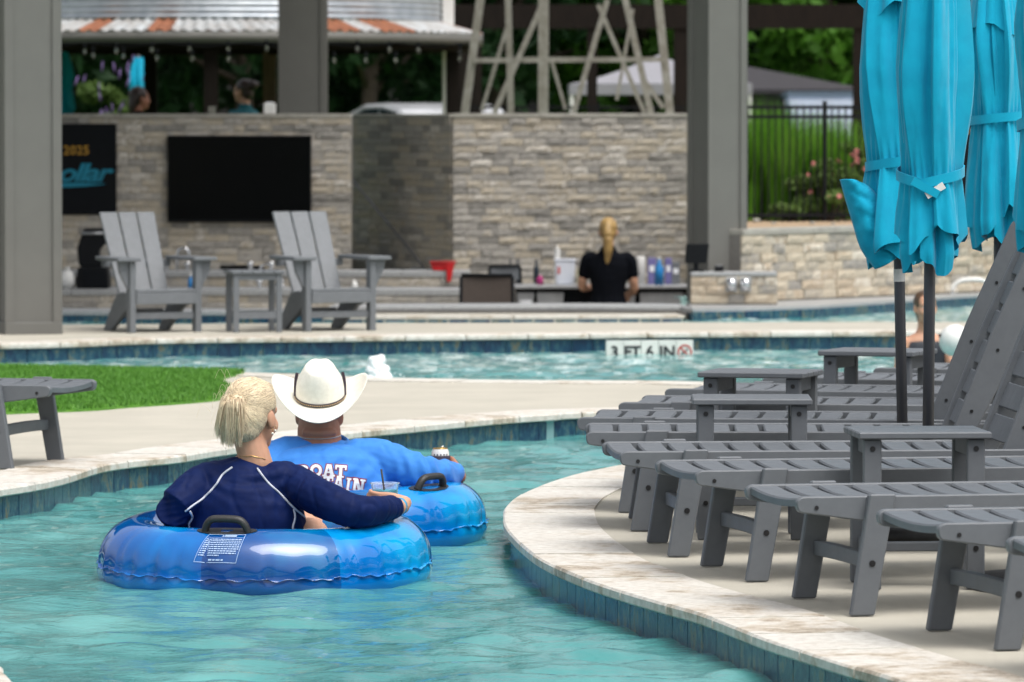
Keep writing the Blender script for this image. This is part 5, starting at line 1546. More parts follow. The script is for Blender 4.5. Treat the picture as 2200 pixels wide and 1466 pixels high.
# ================================================================== PEOPLE
def rotz(yaw): return Matrix.Rotation(-yaw, 3, 'Z')     # yaw 0 looks away from the camera (+Y), positive turns right
def head_shapes(m, c, yaw, tilt=0.0, k=1.0, ear=True):
    Rm = rotz(yaw) @ Matrix.Rotation(-tilt, 3, 'X')
    T = lambda p: c + Rm @ (Vector(p) * k)
    def bl(p, r): m.ball(T(p), tuple(x * k for x in r), Rm, 18, 12)
    bl((0, -.012, .030), (.076, .096, .086)); bl((0, .026, -.028), (.064, .070, .080)); bl((0, .052, -.080), (.042, .040, .034))
    bl((0, .070, .022), (.055, .026, .028)); bl((.034, .062, -.030), (.028, .030, .032)); bl((-.034, .062, -.030), (.028, .030, .032))
    bl((0, .084, -.066), (.024, .014, .014))
    m.limb([T((0, .092, .012)), T((0, .106, -.018)), T((0, .108, -.032))], [.008 * k, .011 * k, .014 * k], 10)
    if ear:
        for s in (-1, 1):
            Re = Rm @ Matrix.Rotation(s * R(-18), 3, 'Z') @ Matrix.Rotation(R(12), 3, 'X')
            m.ball(T((s * .078, -.006, -.012)), (.0085 * k, .019 * k, .031 * k), Re, 12, 10)
            m.ball(T((s * .073, .004, -.034)), (.007 * k, .009 * k, .012 * k), Re, 10, 8)
    return T, Rm
def face_parts(root, T, Rm, k, lip=True):
    o = root.location
    for s in (-1, 1):
        e = MB().ball(T((s * .031, .076, .004)) - o, .0115 * k, Rm, 12, 8).build('eye', M['eye'], root, True)
        MB().ball(T((s * .031, .0855, .004)) - o, .0055 * k, Rm, 10, 6).build('iris', M['iris'], e, True)
    MB().ball(T((0, .0945, -.064)) - o, (.021 * k, .006 * k, .0075 * k), Rm, 12, 8).build('lips', M['lips'], root, True)
def hand_shapes(m, w_, d, n, side, curl=.5, k=1.0, spread=.0):
    d, n = d.normalized(), n.normalized(); n = (n - d * n.dot(d)).normalized(); t = n.cross(d).normalized() * side
    m.limb([w_ - d * .02 * k, w_ + d * .03 * k, w_ + d * .075 * k], [(.024 * k, .019 * k), (.036 * k, .016 * k), (.037 * k, .013 * k)], 12, n, 3)
    for i, (o_, L) in enumerate(((.027, .066), (.0095, .074), (-.0085, .069), (-.0255, .054))):
        p = w_ + d * .08 * k + t * o_ * k; a = .15; pts = [p - d * .02 * k, p]
        for s_ in range(3):
            a += curl * (.5 + .25 * s_) ; dd = d * math.cos(a) + n * math.sin(a) + t * spread * (o_ / .03)
            p = p + dd * L * k * (.45, .31, .24)[s_]; pts.append(p)
        m.limb(pts, [.0092 * k, .0092 * k, .0085 * k, .0078 * k, .0068 * k], 8, t, 2)
    p = w_ + d * .022 * k + t * .028 * k; dd = (d * .62 + t * .72 + n * .3).normalized()
    q = p + dd * .042 * k; dd2 = (d * .75 + t * .1 + n * (.35 + .5 * curl)).normalized()
    m.limb([p - dd * .012 * k, p, q, q + dd2 * .03 * k], [.013 * k, .012 * k, .0105 * k, .0085 * k], 8, n, 2)
def rel(me, o):
    me.transform(Matrix.Translation(-Vector(o))); return me
def wrinkle(amp, f1=9, f2=26):
    def fn(co, nn):
        a = noise.noise(co * f1) + .5 * noise.noise(co * f2 + Vector((3, 1, 2)))
        b = noise.noise(Vector((co.x * 7, co.y * 7, co.z * 22)))
        d = abs(noise.noise(Vector((co.x * 13 + 4, co.y * 13, co.z * 9)))) ; return co + nn * (amp * (.55 * a + .75 * b - .7 * max(0, .22 - d) / .22))
    return fn
def bvh_of(o):
    me = o.data; mw = o.matrix_basis if o.parent is None else o.parent.matrix_basis @ o.matrix_basis
    return BVHTree.FromPolygons([mw @ v.co for v in me.vertices], [tuple(p.vertices) for p in me.polygons])
CAM0 = Vector((0, 0, CH))
def cast(bvh, x, y, lift=.002):
    d = ray(x, y).normalized(); h = bvh.ray_cast(CAM0, d)
    return (h[0] - d * lift) if h[0] is not None else None

# ---------------------------------------------------------------- the woman in navy
def woman():
    Yb = 18.88
    root = empty('person', (TW.x, TW.y - .06, WZ - .06), 0, 'blonde woman in navy long sleeve swim shirt sitting in the nearer tube with a cup', 'person')
    o = Vector(root.location)
    hc = W(541, 893, 18.92); yaw = R(27)
    b = MB()
    T, Rm = head_shapes(b, hc, yaw, R(4), 1.02)
    nb = W(548, 990, 18.90)
    b.limb([W(545, 1010, 18.92), nb, T((0, -.02, -.07))], [(.085, .07), (.056, .056), (.05, .053)], 16, (0, 1, 0))
    tors = [(530, 1225, .185, .125, 18.93), (530, 1165, .195, .125, 18.90), (529, 1110, .185, .12, 18.88), (530, 1075, .178, .11, 18.88), (537, 1050, .15, .088, 18.89)]
    def torso(m, g):
        m.limb([W(x, y, Y) for x, y, a, d, Y in tors], [(a + g, d + g) for x, y, a, d, Y in tors], 24, (0, 1, 0), 3)
    torso(b, -.006)
    shL, elL, wrL = W(438, 1040, 18.88), W(372, 1098, 18.80), W(425, 1122, 19.10)
    shR, elR, wrR = W(628, 1040, 18.88), W(752, 1097, 18.68), W(864, 1088, 18.95)
    armL = [shL + Vector((.05, 0, .01)), shL, elL, wrL]; armR = [shR - Vector((.05, 0, -.01)), shR, elR, wrR]
    b.limb(armL, [.05, .05, .042, .026], 12); b.limb(armR, [.05, .05, .042, .027], 12)
    hand_shapes(b, wrR + Vector((-.005, .012, .012)), Vector((-1, .10, .06)), Vector((-.1, 1, .25)), -1, .62, .95)
    hand_shapes(b, wrL, Vector((.25, 1, -.15)), Vector((0, 0, -1)), -1, .25, .95)
    for s, kx in ((-1, 480), (1, 690)):
        hip = W(530 + s * 62, 1195, 19.0); kn = Vector((TW.x + s * .19, 19.50, .07)); an = Vector((TW.x + s * .2, 19.70, -.30))
        b.limb([hip, hip.lerp(kn, .5) + Vector((0, 0, .0)), kn, an], [.095, .08, .058, .042], 14)
        ft = an + Vector((0, .13, -.05)); b.limb([an, ft], [(.035, .035), (.04, .02)], 10, (0, 0, 1))
    b.ball(W(660, 1150, 18.93), (.075, .09, .06))       # hip showing below the sleeve
    body = link('body', rel(remesh(b, 'body', M['skin_f'], .0055, 3), o), root)
    face_parts(root, T, Rm, 1.02)
    # shirt
    s = MB(); torso(s, .012)
    s.limb(armL, [.07, .068, .060, .04], 16); s.limb(armR[:3] + [elR.lerp(wrR, .80)], [.07, .068, .058, .040], 16)
    # low stand-up collar folds
    for a in range(14):
        th = 2 * math.pi * a / 14; s.ball(W(548, 1001, 18.90) + Vector((.088 * math.cos(th), .074 * math.sin(th), -.020 + .006 * math.sin(3 * th))), .015, None, 8, 6)
    def folds(co, nn):
        v = wrinkle(.005, 6, 15)(co, nn)
        # draped cowl folds across the upper back
        dx = co.x - W(540, 1040, 18.8).x; dz = co.z - W(540, 1035, 18.8).z
        q = math.exp(-(dx / .13) ** 2 - (dz / .06) ** 2)
        v += nn * (.0045 * q * math.sin((dz - 3.4 * dx * dx) * 115 + 2.5 * noise.noise(co * 9)))
        for e in (elL, elR, elR.lerp(wrR, .8)):
            d2 = (co - e).length; v += nn * (.006 * math.exp(-(d2 / .09) ** 2) * noise.noise(Vector((co.x * 34, co.y * 34, co.z * 14))))
        return v
    sh = link('swim_shirt', rel(remesh(s, 'swim_shirt', M['navy'], .0055, 3, folds), o), root)
    bv = bvh_of(sh)
    for pts in ([(499, 1004), (478, 1020), (463, 1043), (437, 1070), (416, 1085), (398, 1099)], [(553, 1007), (575, 1036), (601, 1060), (630, 1090), (657, 1113)], [(408, 1098), (413, 1112), (406, 1126), (408, 1140)], [(631, 1094), (634, 1112), (629, 1134), (630, 1152)]):
        pp = smooth_path([Vector((x, y, 0)) for x, y in pts], 8)
        hits = [cast(bv, p.x, p.y, .001) for p in pp]; hits = [h for h in hits if h is not None]
        MB().tube([h - o for h in hits], .0038, 6).build('white_piping', M['piping'], sh, True)
    # hair: cap, swept strands, twisted pony tail over a clip
    hm = MB()
    k = 1.02
    anchor = T((.004, -.108, .032))
    for p, r_ in (((0, -.016, .040), (.0805, .101, .086)), ((0, -.045, .0), (.076, .075, .075)), ((0, -.055, -.045), (.058, .052, .045)), ((0, .028, .088), (.055, .05, .03))):
        hm.ball(T(p), tuple(x * k for x in r_), Rm, 20, 14)
    hm.ball(anchor, (.03, .034, .032), None, 14, 10)
    cap = remesh(hm, 'hair', M['blond'], .006, 3)
    bmh = bmesh.new(); bmh.from_mesh(cap)                # keep the face and the ears free
    inv = Rm.inverted()
    dele = [v for v in bmh.verts if (lambda q: q.y > .055 - max(0, q.z - .045) * .25 and q.z < .092 or (abs(q.x) > .055 and q.y > -.024 and q.z < .024))((inv @ (v.co - hc)) / k)]
    bmesh.ops.delete(bmh, geom=dele, context='VERTS'); bmh.to_mesh(cap); bmh.free()
    capb = BVHTree.FromPolygons([v.co.copy() for v in cap.vertices], [tuple(p.vertices) for p in cap.polygons])
    hair = link('hair', rel(cap, o), root)
    rr = random.Random(12); sts = [MB(), MB(), MB()]; pick = lambda: sts[rr.choices((0, 1, 2), (.5, .27, .23))[0]]
    cen = T((0, -.016, .034))
    def on_skull(p, d=0.0):
        h_, nn_, _, _ = capb.find_nearest(p); return h_ + nn_ * (d * .1)
    for i in range(3000):
        ph_ = rr.uniform(0, 2 * math.pi); 
        kind = rr.random()
        if kind < .55:     # from forehead and temples
            y = rr.uniform(.0, .068); sx = rr.choice((-1, 1)); z = rr.uniform(.02, .10)
            p0 = T((sx * (.085 - .5 * max(0, z - .06)) * rr.uniform(.2, 1), y, z))
        elif kind < .8:    # nape, going up
            p0 = T((rr.uniform(-.07, .07), rr.uniform(-.11, -.02), rr.uniform(-.095, -.035)))
        else:              # behind the ears
            p0 = T((rr.choice((-1, 1)) * .078, rr.uniform(-.045, -.018), rr.uniform(-.045, .02)))
        tgt = anchor + Vector((rr.uniform(-.018, .018), rr.uniform(-.01, .02), rr.uniform(-.02, .02)))
        pts = []; lift = rr.uniform(.0, .012); sag = rr.uniform(-.004, .004)
        for j in range(9):
            t = j / 8; p = p0.lerp(tgt, t); p.z -= sag * math.sin(t * math.pi)
            pts.append(on_skull(p, .012 + lift * math.sin(t * math.pi) * .8) if t < .86 else p.lerp(tgt, .3))
        r_ = rr.uniform(.0005, .0012)
        pick().tube([p - o for p in pts], [r_ * .5] + [r_] * 7 + [r_ * .6], 4, False)
    # pony tail: locks rise out of the clip and fall over it
    for c_ in range(15):
        ta = c_ / 14; dx0 = -.046 + .062 * ta + rr.gauss(0, .004); dp0 = -.012 - .030 * math.sin(ta * math.pi) + rr.gauss(0, .006); L0 = .075 + .05 * math.sin(ta * math.pi * .9 + .3) + rr.uniform(-.012, .014); up0 = rr.uniform(.006, .026)
        tw = rr.uniform(-.018, .006)
        for i in range(105):
            j1 = Vector((rr.gauss(0, .0052), rr.gauss(0, .005), rr.gauss(0, .003)))
            a0 = anchor + Vector((dx0 * .3, dp0 * .3, 0)) + j1
            mid = anchor + Vector((dx0 * .8, dp0 * 1.1 - .01, up0)) + j1 * 1.3
            low = anchor + Vector((dx0 * 1.15, dp0 * 1.2 - .006, -L0 * .5)) + j1 * 1.5
            tip = anchor + Vector((dx0 * 1.05 + tw, dp0, -L0 * rr.uniform(.8, 1.12))) + j1 * rr.uniform(.3, 1.4)
            pts = smooth_path([a0, mid, low, tip], 4); r_ = rr.uniform(.0005, .0011); n = len(pts)
            pick().tube([p - o for p in pts], [r_ * (1 if j < n * .7 else max(.15, (n - j) / (n * .32))) for j in range(n)], 4, False)
    for i in range(46):   # loose wisps
        a0 = anchor + Vector((rr.gauss(-.01, .03), rr.gauss(0, .02), rr.gauss(.02, .03))); d = Vector((rr.uniform(-.06, .01), rr.uniform(-.03, .03), rr.uniform(-.02, .05)))
        sts[1].tube([p - o for p in smooth_path([a0, a0 + d * .6 + Vector((0, 0, .02)), a0 + d + Vector((0, 0, -.03))], 4)], .00035, 3, False)
    for q_, mt in zip(sts, ('blond', 'blond_light', 'blond_ash')): q_.build('hair_strands', M[mt], hair, True)['kind'] = 'stuff'
    # earrings, necklace, wrist band
    ear = T((.081, -.004, -.043))
    for dx, dz in ((-.006, -.014), (.014, -.004)):
        e = ear + Rm @ Vector((.004, dx * .9, dz)); MB().ball(e - o, .0045, None, 10, 8).build('earring', M['pearl'], root, True)
        MB().tube([e - o + Vector((0, 0, .004)), e - o + Vector((.002, 0, .011)), e - o + Vector((-.002, .0, .016))], .0012, 6).build('earring_hook', M['gold'], root, True)
    bb_ = bvh_of(body)
    pts = [cast(bb_, x, y, .0015) for x, y in ((503, 977), (515, 980), (530, 981), (541, 980), (555, 983), (570, 987))]
    MB().tube(smooth_path([p - o for p in pts if p is not None], 4), .0012, 6).build('necklace', M['gold'], root, True)
    wr = wrR.lerp(elR, .06); m = MB()
    d = (wrR - elR).normalized(); x = d.cross(Vector((0, 0, 1))).normalized(); y = x.cross(d)
    m.loft([[wr - o + (x * math.cos(a) + y * math.sin(a)) * r_ + d * q for r_, q in ((.027, -.007), (.0295, -.007), (.0295, .007), (.027, .007))] for a in [2 * math.pi * i / 24 for i in range(24)]], closed=True)
    m.build('wristband', pm('sky_wristband', (.02, .35, .62), None, 10, .4), root, True)
    return root
woman()
# her cup
cq = W(827, 1113, 19.045)
cup = empty('plastic_cup', cq, 0, 'clear plastic cup of blue drink with a black straw in the woman\'s hand', 'cup')
hcup = W(827, 1037, 19.045).z - cq.z
rb, rt = .036, .0485
MB().lathe([(rb, 0), (rt - .002, hcup - .004), (rt + .001, hcup - .004), (rt + .001, hcup), (rt - .003, hcup), (rb - .0015, .002)], seg=32).build('cup', M['cup'], cup, True)
hl = hcup * .79
MB().lathe([(rb - .002, .003), (rb - .002 + (rt - rb) * .72 - .001, hl)], seg=28).build('drink', M['drink'], cup, True)
MB().tube([(.008, 0, .02), (-.012, -.004, hcup + .045)], .0035, 8).build('straw', M['ink'], cup, True)

# ---------------------------------------------------------------- the man in the hat
def man():
    Yb = 20.80
    root = empty('person', (TM.x, TM.y - .06, WZ - .06), 0, 'man in blue long sleeve shirt and cowboy hat sitting in the farther tube', 'person')
    o = Vector(root.location); hc = W(686, 888, 20.87); b = MB()
    T, Rm = head_shapes(b, hc, R(3), R(-6), 1.02)
    b.limb([W(688, 985, 20.84), W(687, 955, 20.83), T((0, -.03, -.05))], [(.115, .085), (.082, .078), (.079, .082)], 18, (0, 1, 0))
    b.limb([W(655, 929, 20.775), W(687, 931, 20.755), W(718, 929, 20.775)], [.012, .012, .012], 8)   # neck fold
    tors = [(690, 1125, .25, .17, 20.88), (690, 1080, .265, .17, 20.84), (690, 1035, .262, .16, 20.80), (690, 1015, .245, .14, 20.80), (690, 1003, .20, .095, 20.82)]
    def torso(m, g): m.limb([W(x, y, Y) for x, y, a, d, Y in tors], [(a + g, d + g) for x, y, a, d, Y in tors], 26, (0, 1, 0), 3)
    torso(b, -.008)
    shR, elR, wrR = W(820, 988, 20.80), W(908, 1016, 20.76), W(982, 1018, 20.99)
    shL, elL, wrL = W(604, 988, 20.80), W(562, 1050, 20.74), W(560, 1068, 21.02)
    armR = [shR - Vector((.09, 0, 0)), shR, elR, wrR]; armL = [shL + Vector((.09, 0, 0)), shL, elL, wrL]
    b.limb(armR, [.055, .055, .047, .03], 12); b.limb(armL, [.055, .055, .047, .03], 12)
    hand_shapes(b, W(986, 1020, 21.0), Vector((-.30, .8, .3)), Vector((-1, .1, .1)), 1, .75, 1.08)
    hand_shapes(b, wrL, Vector((.2, 1, -.1)), Vector((0, 0, -1)), -1, .3, 1.05)
    for s in (-1, 1):
        hip = Vector((TM.x + s * .11, 20.92, -.04)); kn = Vector((TM.x + s * .19, 21.44, .06)); an = Vector((TM.x + s * .2, 21.66, -.30))
        b.limb([hip, hip.lerp(kn, .5) + Vector((0, 0, .0)), kn, an], [.11, .09, .066, .048], 14)
        b.limb([an, an + Vector((0, .15, -.05))], [(.04, .04), (.045, .022)], 10)
    body = link('body', rel(remesh(b, 'body', M['skin_t'], .0055, 3), o), root)
    face_parts(root, T, Rm, 1.02)
    s = MB(); torso(s, .012)
    s.limb(armR[:3] + [elR.lerp(wrR, .86)], [.080, .078, .066, .046], 18); s.limb(armL, [.082, .080, .068, .047], 18)
    # trapezius under the cloth
    for sx in (-1, 1): s.limb([W(690 + sx * 66, 978, 20.83), W(690 + sx * 122, 982, 20.82)], [(.05, .055), (.066, .066)], 12, (0, 1, 0))
    def folds(co, nn):
        v = wrinkle(.004, 7, 18)(co, nn)
        for e, am in ((elR, .007), (elR.lerp(wrR, .55), .004)):
            dd = (co - e).length; v += nn * (am * math.exp(-(dd / .10) ** 2) * math.sin((co.x * .9 + co.z * .35) * 150 + 2 * noise.noise(co * 14)))
        c = W(755, 1045, 20.7); q = math.exp(-((co - c).length / .12) ** 2)
        v += nn * (.004 * q * math.sin((co.x - co.z) * 75))
        return v
    sh = link('shirt', rel(remesh(s, 'shirt', M['blueshirt'], .0055, 3, folds), o), root)
    m = MB(); rings = []
    for i in range(48):                                  # ribbed collar
        a = 2 * math.pi * i / 48; c = W(688, 950, 20.83) + Vector((.100 * math.cos(a), .088 * math.sin(a), .024 * math.sin(a) - .004))
        u = Vector((math.cos(a), math.sin(a), 0))
        rings.append([c + u * .008 - Vector((0, 0, .012)), c + u * .006 + Vector((0, 0, .008)), c - u * .002 + Vector((0, 0, .013)), c - u * .006 - Vector((0, 0, .008))])
    m.loft([[p - o for p in r_] for r_ in rings], closed=True).build('collar', M['blueshirt'], sh, True)
    bv = bvh_of(sh)
    # slab serif back print
    def quadgrid(pts, n=3, k=3):
        a, b_, c, d = [Vector(p) for p in pts]; V = []; Fc = []
        for i in range(n + 1):
            for j in range(k + 1):
                V.append((a.lerp(b_, i / n)).lerp(d.lerp(c, i / n), j / k))
        for i in range(n):
            for j in range(k): Fc.append((i * (k + 1) + j, (i + 1) * (k + 1) + j, (i + 1) * (k + 1) + j + 1, i * (k + 1) + j + 1))
        return V, Fc
    def rect(x0, y0, x1, y1): return [(x0, y0, 0), (x1, y0, 0), (x1, y1, 0), (x0, y1, 0)]
    def stroke(x0, y0, x1, y1, w_):
        return [(x0 - w_ / 2, y0, 0), (x0 + w_ / 2, y0, 0), (x1 + w_ / 2, y1, 0), (x1 - w_ / 2, y1, 0)]
    def arc(cx, cy, rx, ry, t, a0, a1, n=14):
        out = []
        for i in range(n):
            p, q = a0 + (a1 - a0) * i / n, a0 + (a1 - a0) * (i + 1) / n
            P_ = lambda r_, a: (cx + (rx + r_) * math.cos(a), cy + (ry + r_) * math.sin(a), 0)
            out.append([P_(-t, p), P_(0, p), P_(0, q), P_(-t, q)])
        return out
    def glyph(ch, e):
        w_ = .25; s_ = .14
        def G(x0, y0, x1, y1): return rect(x0 - e, y0 - e, x1 + e, y1 + e)
        if ch == 'T': return [G(.05, .8, .95, 1), G(.05, .62, .17, .8), G(.83, .62, .95, .8), G(.37, 0, .63, .8), G(.22, 0, .78, s_)]
        if ch == 'I': return [G(.34, 0, .66, 1), G(.2, 0, .8, s_), G(.2, 1 - s_, .8, 1)]
        if ch == 'A': return [stroke(.2, -e, .46, 1 + e, .2 + 2 * e), stroke(.8, -e, .56, 1 + e, .28 + 2 * e), G(.3, .28, .7, .42), G(.02, 0, .38, s_), G(.58, 0, 1.0, s_), G(.36, .9, .66, 1)]
        if ch == 'N': return [G(.1, 0, .32, 1), G(.7, 0, .9, 1), stroke(.78, -e, .24, 1 + e, .28 + 2 * e), G(0, 0, .42, s_), G(0, 1 - s_, .3, 1), G(.58, 1 - s_, 1.0, 1)]
        if ch == 'O': return arc(.5, .5, .46 + e, .5 + e, .24 + 2 * e, 0, 2 * math.pi, 22)
        if ch == 'C': return arc(.5, .5, .46 + e, .5 + e, .24 + 2 * e, R(40), R(320), 18) + [G(.78, .62, .92, .95)]
        if ch in 'BP': 
            g_ = [G(.12, 0, .38, 1), G(.0, 0, .45, s_), G(0, 1 - s_, .5, 1)] + arc(.5, .74, .36 + e, .26 + e, .17 + 2 * e, R(-90), R(90), 10) + [G(.36, .48, .5, .6), G(.36, .86, .5, 1)]
            if ch == 'B': g_ += arc(.52, .27, .42 + e, .27 + e, .19 + 2 * e, R(-90), R(90), 10) + [G(.36, 0, .54, .14)]
            return g_
        return []
    layout = [('B', 652, 1013, 29, 27, -4), ('O', 679, 1011, 28, 27, -2), ('A', 706, 1011, 28, 26, 1), ('T', 732, 1013, 27, 27, 4),
              ('C', 632, 1040, 22, 30, -8), ('A', 655, 1036, 22, 28, -5), ('P', 677, 1035, 20, 28, -2), ('T', 705, 1037, 24, 28, 3), ('A', 727, 1038, 25, 29, 6), ('I', 748, 1042, 17, 30, 8), ('N', 770, 1045, 27, 32, 9)]
    for e, mt, lf, nm in ((.075, 'print_red', .0012, 'print_outline'), (.0, 'print_white', .0026, 'back_print')):
        m = MB()
        for ch, cx, cy, gw, gh, an in layout:
            ca, sa = math.cos(R(an)), math.sin(R(an))
            for q in glyph(ch, e):
                V, Fc = quadgrid(q, 3, 3); out = []; ok = True
                for v in V:
                    x, y = (v.x - .5) * gw, -(v.y - .5) * gh
                    h_ = cast(bv, cx + x * ca - y * sa, cy + x * sa + y * ca, lf)
                    if h_ is None: ok = False; break
                    out.append(h_ - o)
                if ok: m.add(out, Fc)
        if nm == 'back_print':                           # small illustration line under the words
            pass
        link(nm, m.mesh(nm, M[mt], fix=False), sh)
    m = MB()                                             # little flag-like flourish below the words
    for i, (x0, x1, y0, y1) in enumerate(((705, 716, 1052, 1054), (716, 730, 1054, 1057), (728, 742, 1057, 1060), (738, 752, 1061, 1064), (746, 756, 1065, 1067))):
        pts = [cast(bv, x, y, .002) for x, y in ((x0, y0), (x1, y0 + 1), (x1, y1 + 1), (x0, y1))]
        if all(p is not None for p in pts): m.add([p - o for p in pts], [(0, 1, 2, 3)])
    if m.f: link('small_print', m.mesh('small_print', M['print_white'], fix=False), sh)
    # short hair below the hat, chain
    hm = MB(); hm.ball(T((0, -.014, .028)), (.0815, .1035, .090), Rm, 28, 20)
    me = hm.mesh('hair', M['greyhair'], True); bm = bmesh.new(); bm.from_mesh(me); inv = Rm.inverted()
    bmesh.ops.delete(bm, geom=[v for v in bm.verts if (lambda q: q.y > .03 or q.z < -.032)(inv @ (v.co - hc))], context='VERTS'); bm.to_mesh(me); bm.free()
    link('hair', rel(me, o), root)
    bb_ = bvh_of(body)
    pts = [cast(bb_, x, y, .002) for x, y in ((640, 937), (650, 941), (665, 943), (688, 943.5), (710, 942), (724, 939), (732, 936))]
    pts = [p - o for p in pts if p is not None]; m = MB()
    for p in resample(smooth_path(pts, 6), .005): m.ball(p, .0026, None, 6, 5)
    m.build('chain_necklace', M['silver'], root, True)
    m = MB(); wr = wrR.lerp(elR, .1); d = (wrR - elR).normalized(); x = d.cross(Vector((0, 0, 1))).normalized(); y = x.cross(d)
    m.loft([[wr - o + (x * math.cos(a) + y * math.sin(a)) * r_ + d * q for r_, q in ((.032, -.005), (.0345, -.005), (.0345, .005), (.032, .005))] for a in [2 * math.pi * i / 24 for i in range(24)]], closed=True)
    m.build('wristband', pm('pale_wristband', (.35, .6, .8), None, 10, .4), root, True)
    return root
man()
# can in a dark sleeve
kq = W(946, 1034, 21.06)
can = empty('drink_can', kq, 0, 'white and gold drink can in a dark sleeve in the man\'s hand', 'can')
hk, hcn = W(946, 979, 21.06).z - kq.z, W(946, 963, 21.06).z - kq.z
MB().lathe([(.034, 0), (.037, .004), (.037, hk), (.033, hk), (.033, .006)], seg=28).build('sleeve', pm('dark_neoprene', (.025, .02, .04), None, 30, .85), can, True)
MB().lathe([(.030, .008), (.0325, .012), (.0325, hcn - .014), (.027, hcn - .003)], seg=28, cap=False).build('can_body', M['white'], can, True)
MB().lathe([(.027, hcn - .004), (.0285, hcn - .001), (.027, hcn + .001), (.024, hcn - .002), (.003, hcn - .002)], seg=28).build('gold_rim', M['gold'], can, True)
MB().tube([(.0, -.002, hcn - .001), (.006, -.004, hcn + .006), (.014, -.002, hcn + .007)], .003, 6).build('pull_tab', M['chrome'], can, True)
m = MB()
for k in range(5):
    a = R(-130 + k * 22); c_ = Vector((.0331 * math.cos(a), .0331 * math.sin(a), hk + .004)); t = Vector((-math.sin(a), math.cos(a), 0))
    m.beam(c_ - t * .0028, c_ + t * .0028, .0008, .0045, (0, 0, 1))
m.build('can_print', M['ink'], can)

# ---------------------------------------------------------------- the cowboy hat
def hat():
    c = W(688, 853, 20.85)
    root = empty('cowboy_hat', c, 0, 'white straw cowboy hat with braided dark band on the man\'s head', 'hat')
    root.rotation_euler = (R(17), R(-1.0), 0)
    n = 96
    a0, b0 = .090, .118
    def brim(ph, t, d=0):
        ca, sa = math.cos(ph), math.sin(ph)
        ax, by = a0 + (.186 - a0) * t, b0 + (.212 - b0) * t
        side = abs(ca) ** 2.0
        z = .076 * side * t ** 1.6 - .020 * (abs(sa) ** 3) * t ** 1.3 - .004
        xx = ax * ca * (1 - .06 * side * t * t)
        return Vector((xx, by * sa, z + d))
    rings = []
    for j in range(15): rings.append([brim(2 * math.pi * i / n, j / 14, .002) for i in range(n)])
    rings.append([brim(2 * math.pi * i / n, 1.0) * 1.006 for i in range(n)])
    for j in range(14, -1, -1): rings.append([brim(2 * math.pi * i / n, j / 14, -.002) for i in range(n)])
    MB().loft(rings, cap=False).build('brim', M['straw'], root, True)
    H_ = .122; rings = []
    for j in range(23):
        t = j / 22; ring = []
        if t < .8:
            u = t / .8; z = H_ * u ** .92; fx = 1 - .08 * u - .34 * u ** 3.4; fy = 1 - .05 * u - .17 * u ** 3.2
        else:
            u = (t - .8) / .2; z = H_ * (1 + .03 * math.sin(u * math.pi * .5)) - .004 * u; fx = .58 * (1 - u) + .001; fy = .78 * (1 - u) + .001
        for i in range(n):
            ph = 2 * math.pi * i / n; ca, sa = math.cos(ph), math.sin(ph)
            x, y = a0 * fx * ca, b0 * fy * sa
            dent = .012 * math.exp(-((t - .66) / .17) ** 2) * (math.exp(-((abs(ca) - .8) / .25) ** 2)) * (1 if sa > -.2 else .45)
            x *= 1 - dent / .09
            zz_ = z - (.026 * math.exp(-(x / .014) ** 2) * max(0, (t - .72) / .28) * (1 if y > -.06 else .3))
            ring.append((x, y, zz_))
        rings.append(ring)
    MB().loft(rings, cap=False).build('crown', M['straw'], root, True)
    rings = []
    for i in range(n):
        ph = 2 * math.pi * i / n; k = 1.02
        rings.append([(a0 * q * math.cos(ph), b0 * q * math.sin(ph), z) for q, z in ((k - .012, .001), (k + .012, .002), (k + .010, .012), (k - .012, .013))])
    bd = MB().loft(rings, closed=True).build('hat_band', M['hatband'], root, True)
    m = MB()
    for i in range(72):
        ph = 2 * math.pi * i / 72; k = 1.03
        m.ball((a0 * k * math.cos(ph), b0 * k * math.sin(ph), .0068), (.0028, .0028, .0026), None, 6, 5)
    m.build('braid_beads', M['bead'], bd, True)['kind'] = 'stuff'
    for s in (-1, 1):                                    # dark side ties
        pts = [(s * .0905, -.012, .010), (s * .0905, .012, .035), (s * .0885, .022, .060), (s * .083, .030, .085)]
        MB().tube(smooth_path(pts, 5), [(.0025, .006)] * 16, 8, True, 1, (1, 0, 0)).build('side_tie', M['hatband'], root, True)
        for k in range(2): MB().ball((s * .074, -.046 + .004 * k, .062 - .008 * k), .0024, None, 8, 6).build('eyelet', M['hatband'], root)
hat()

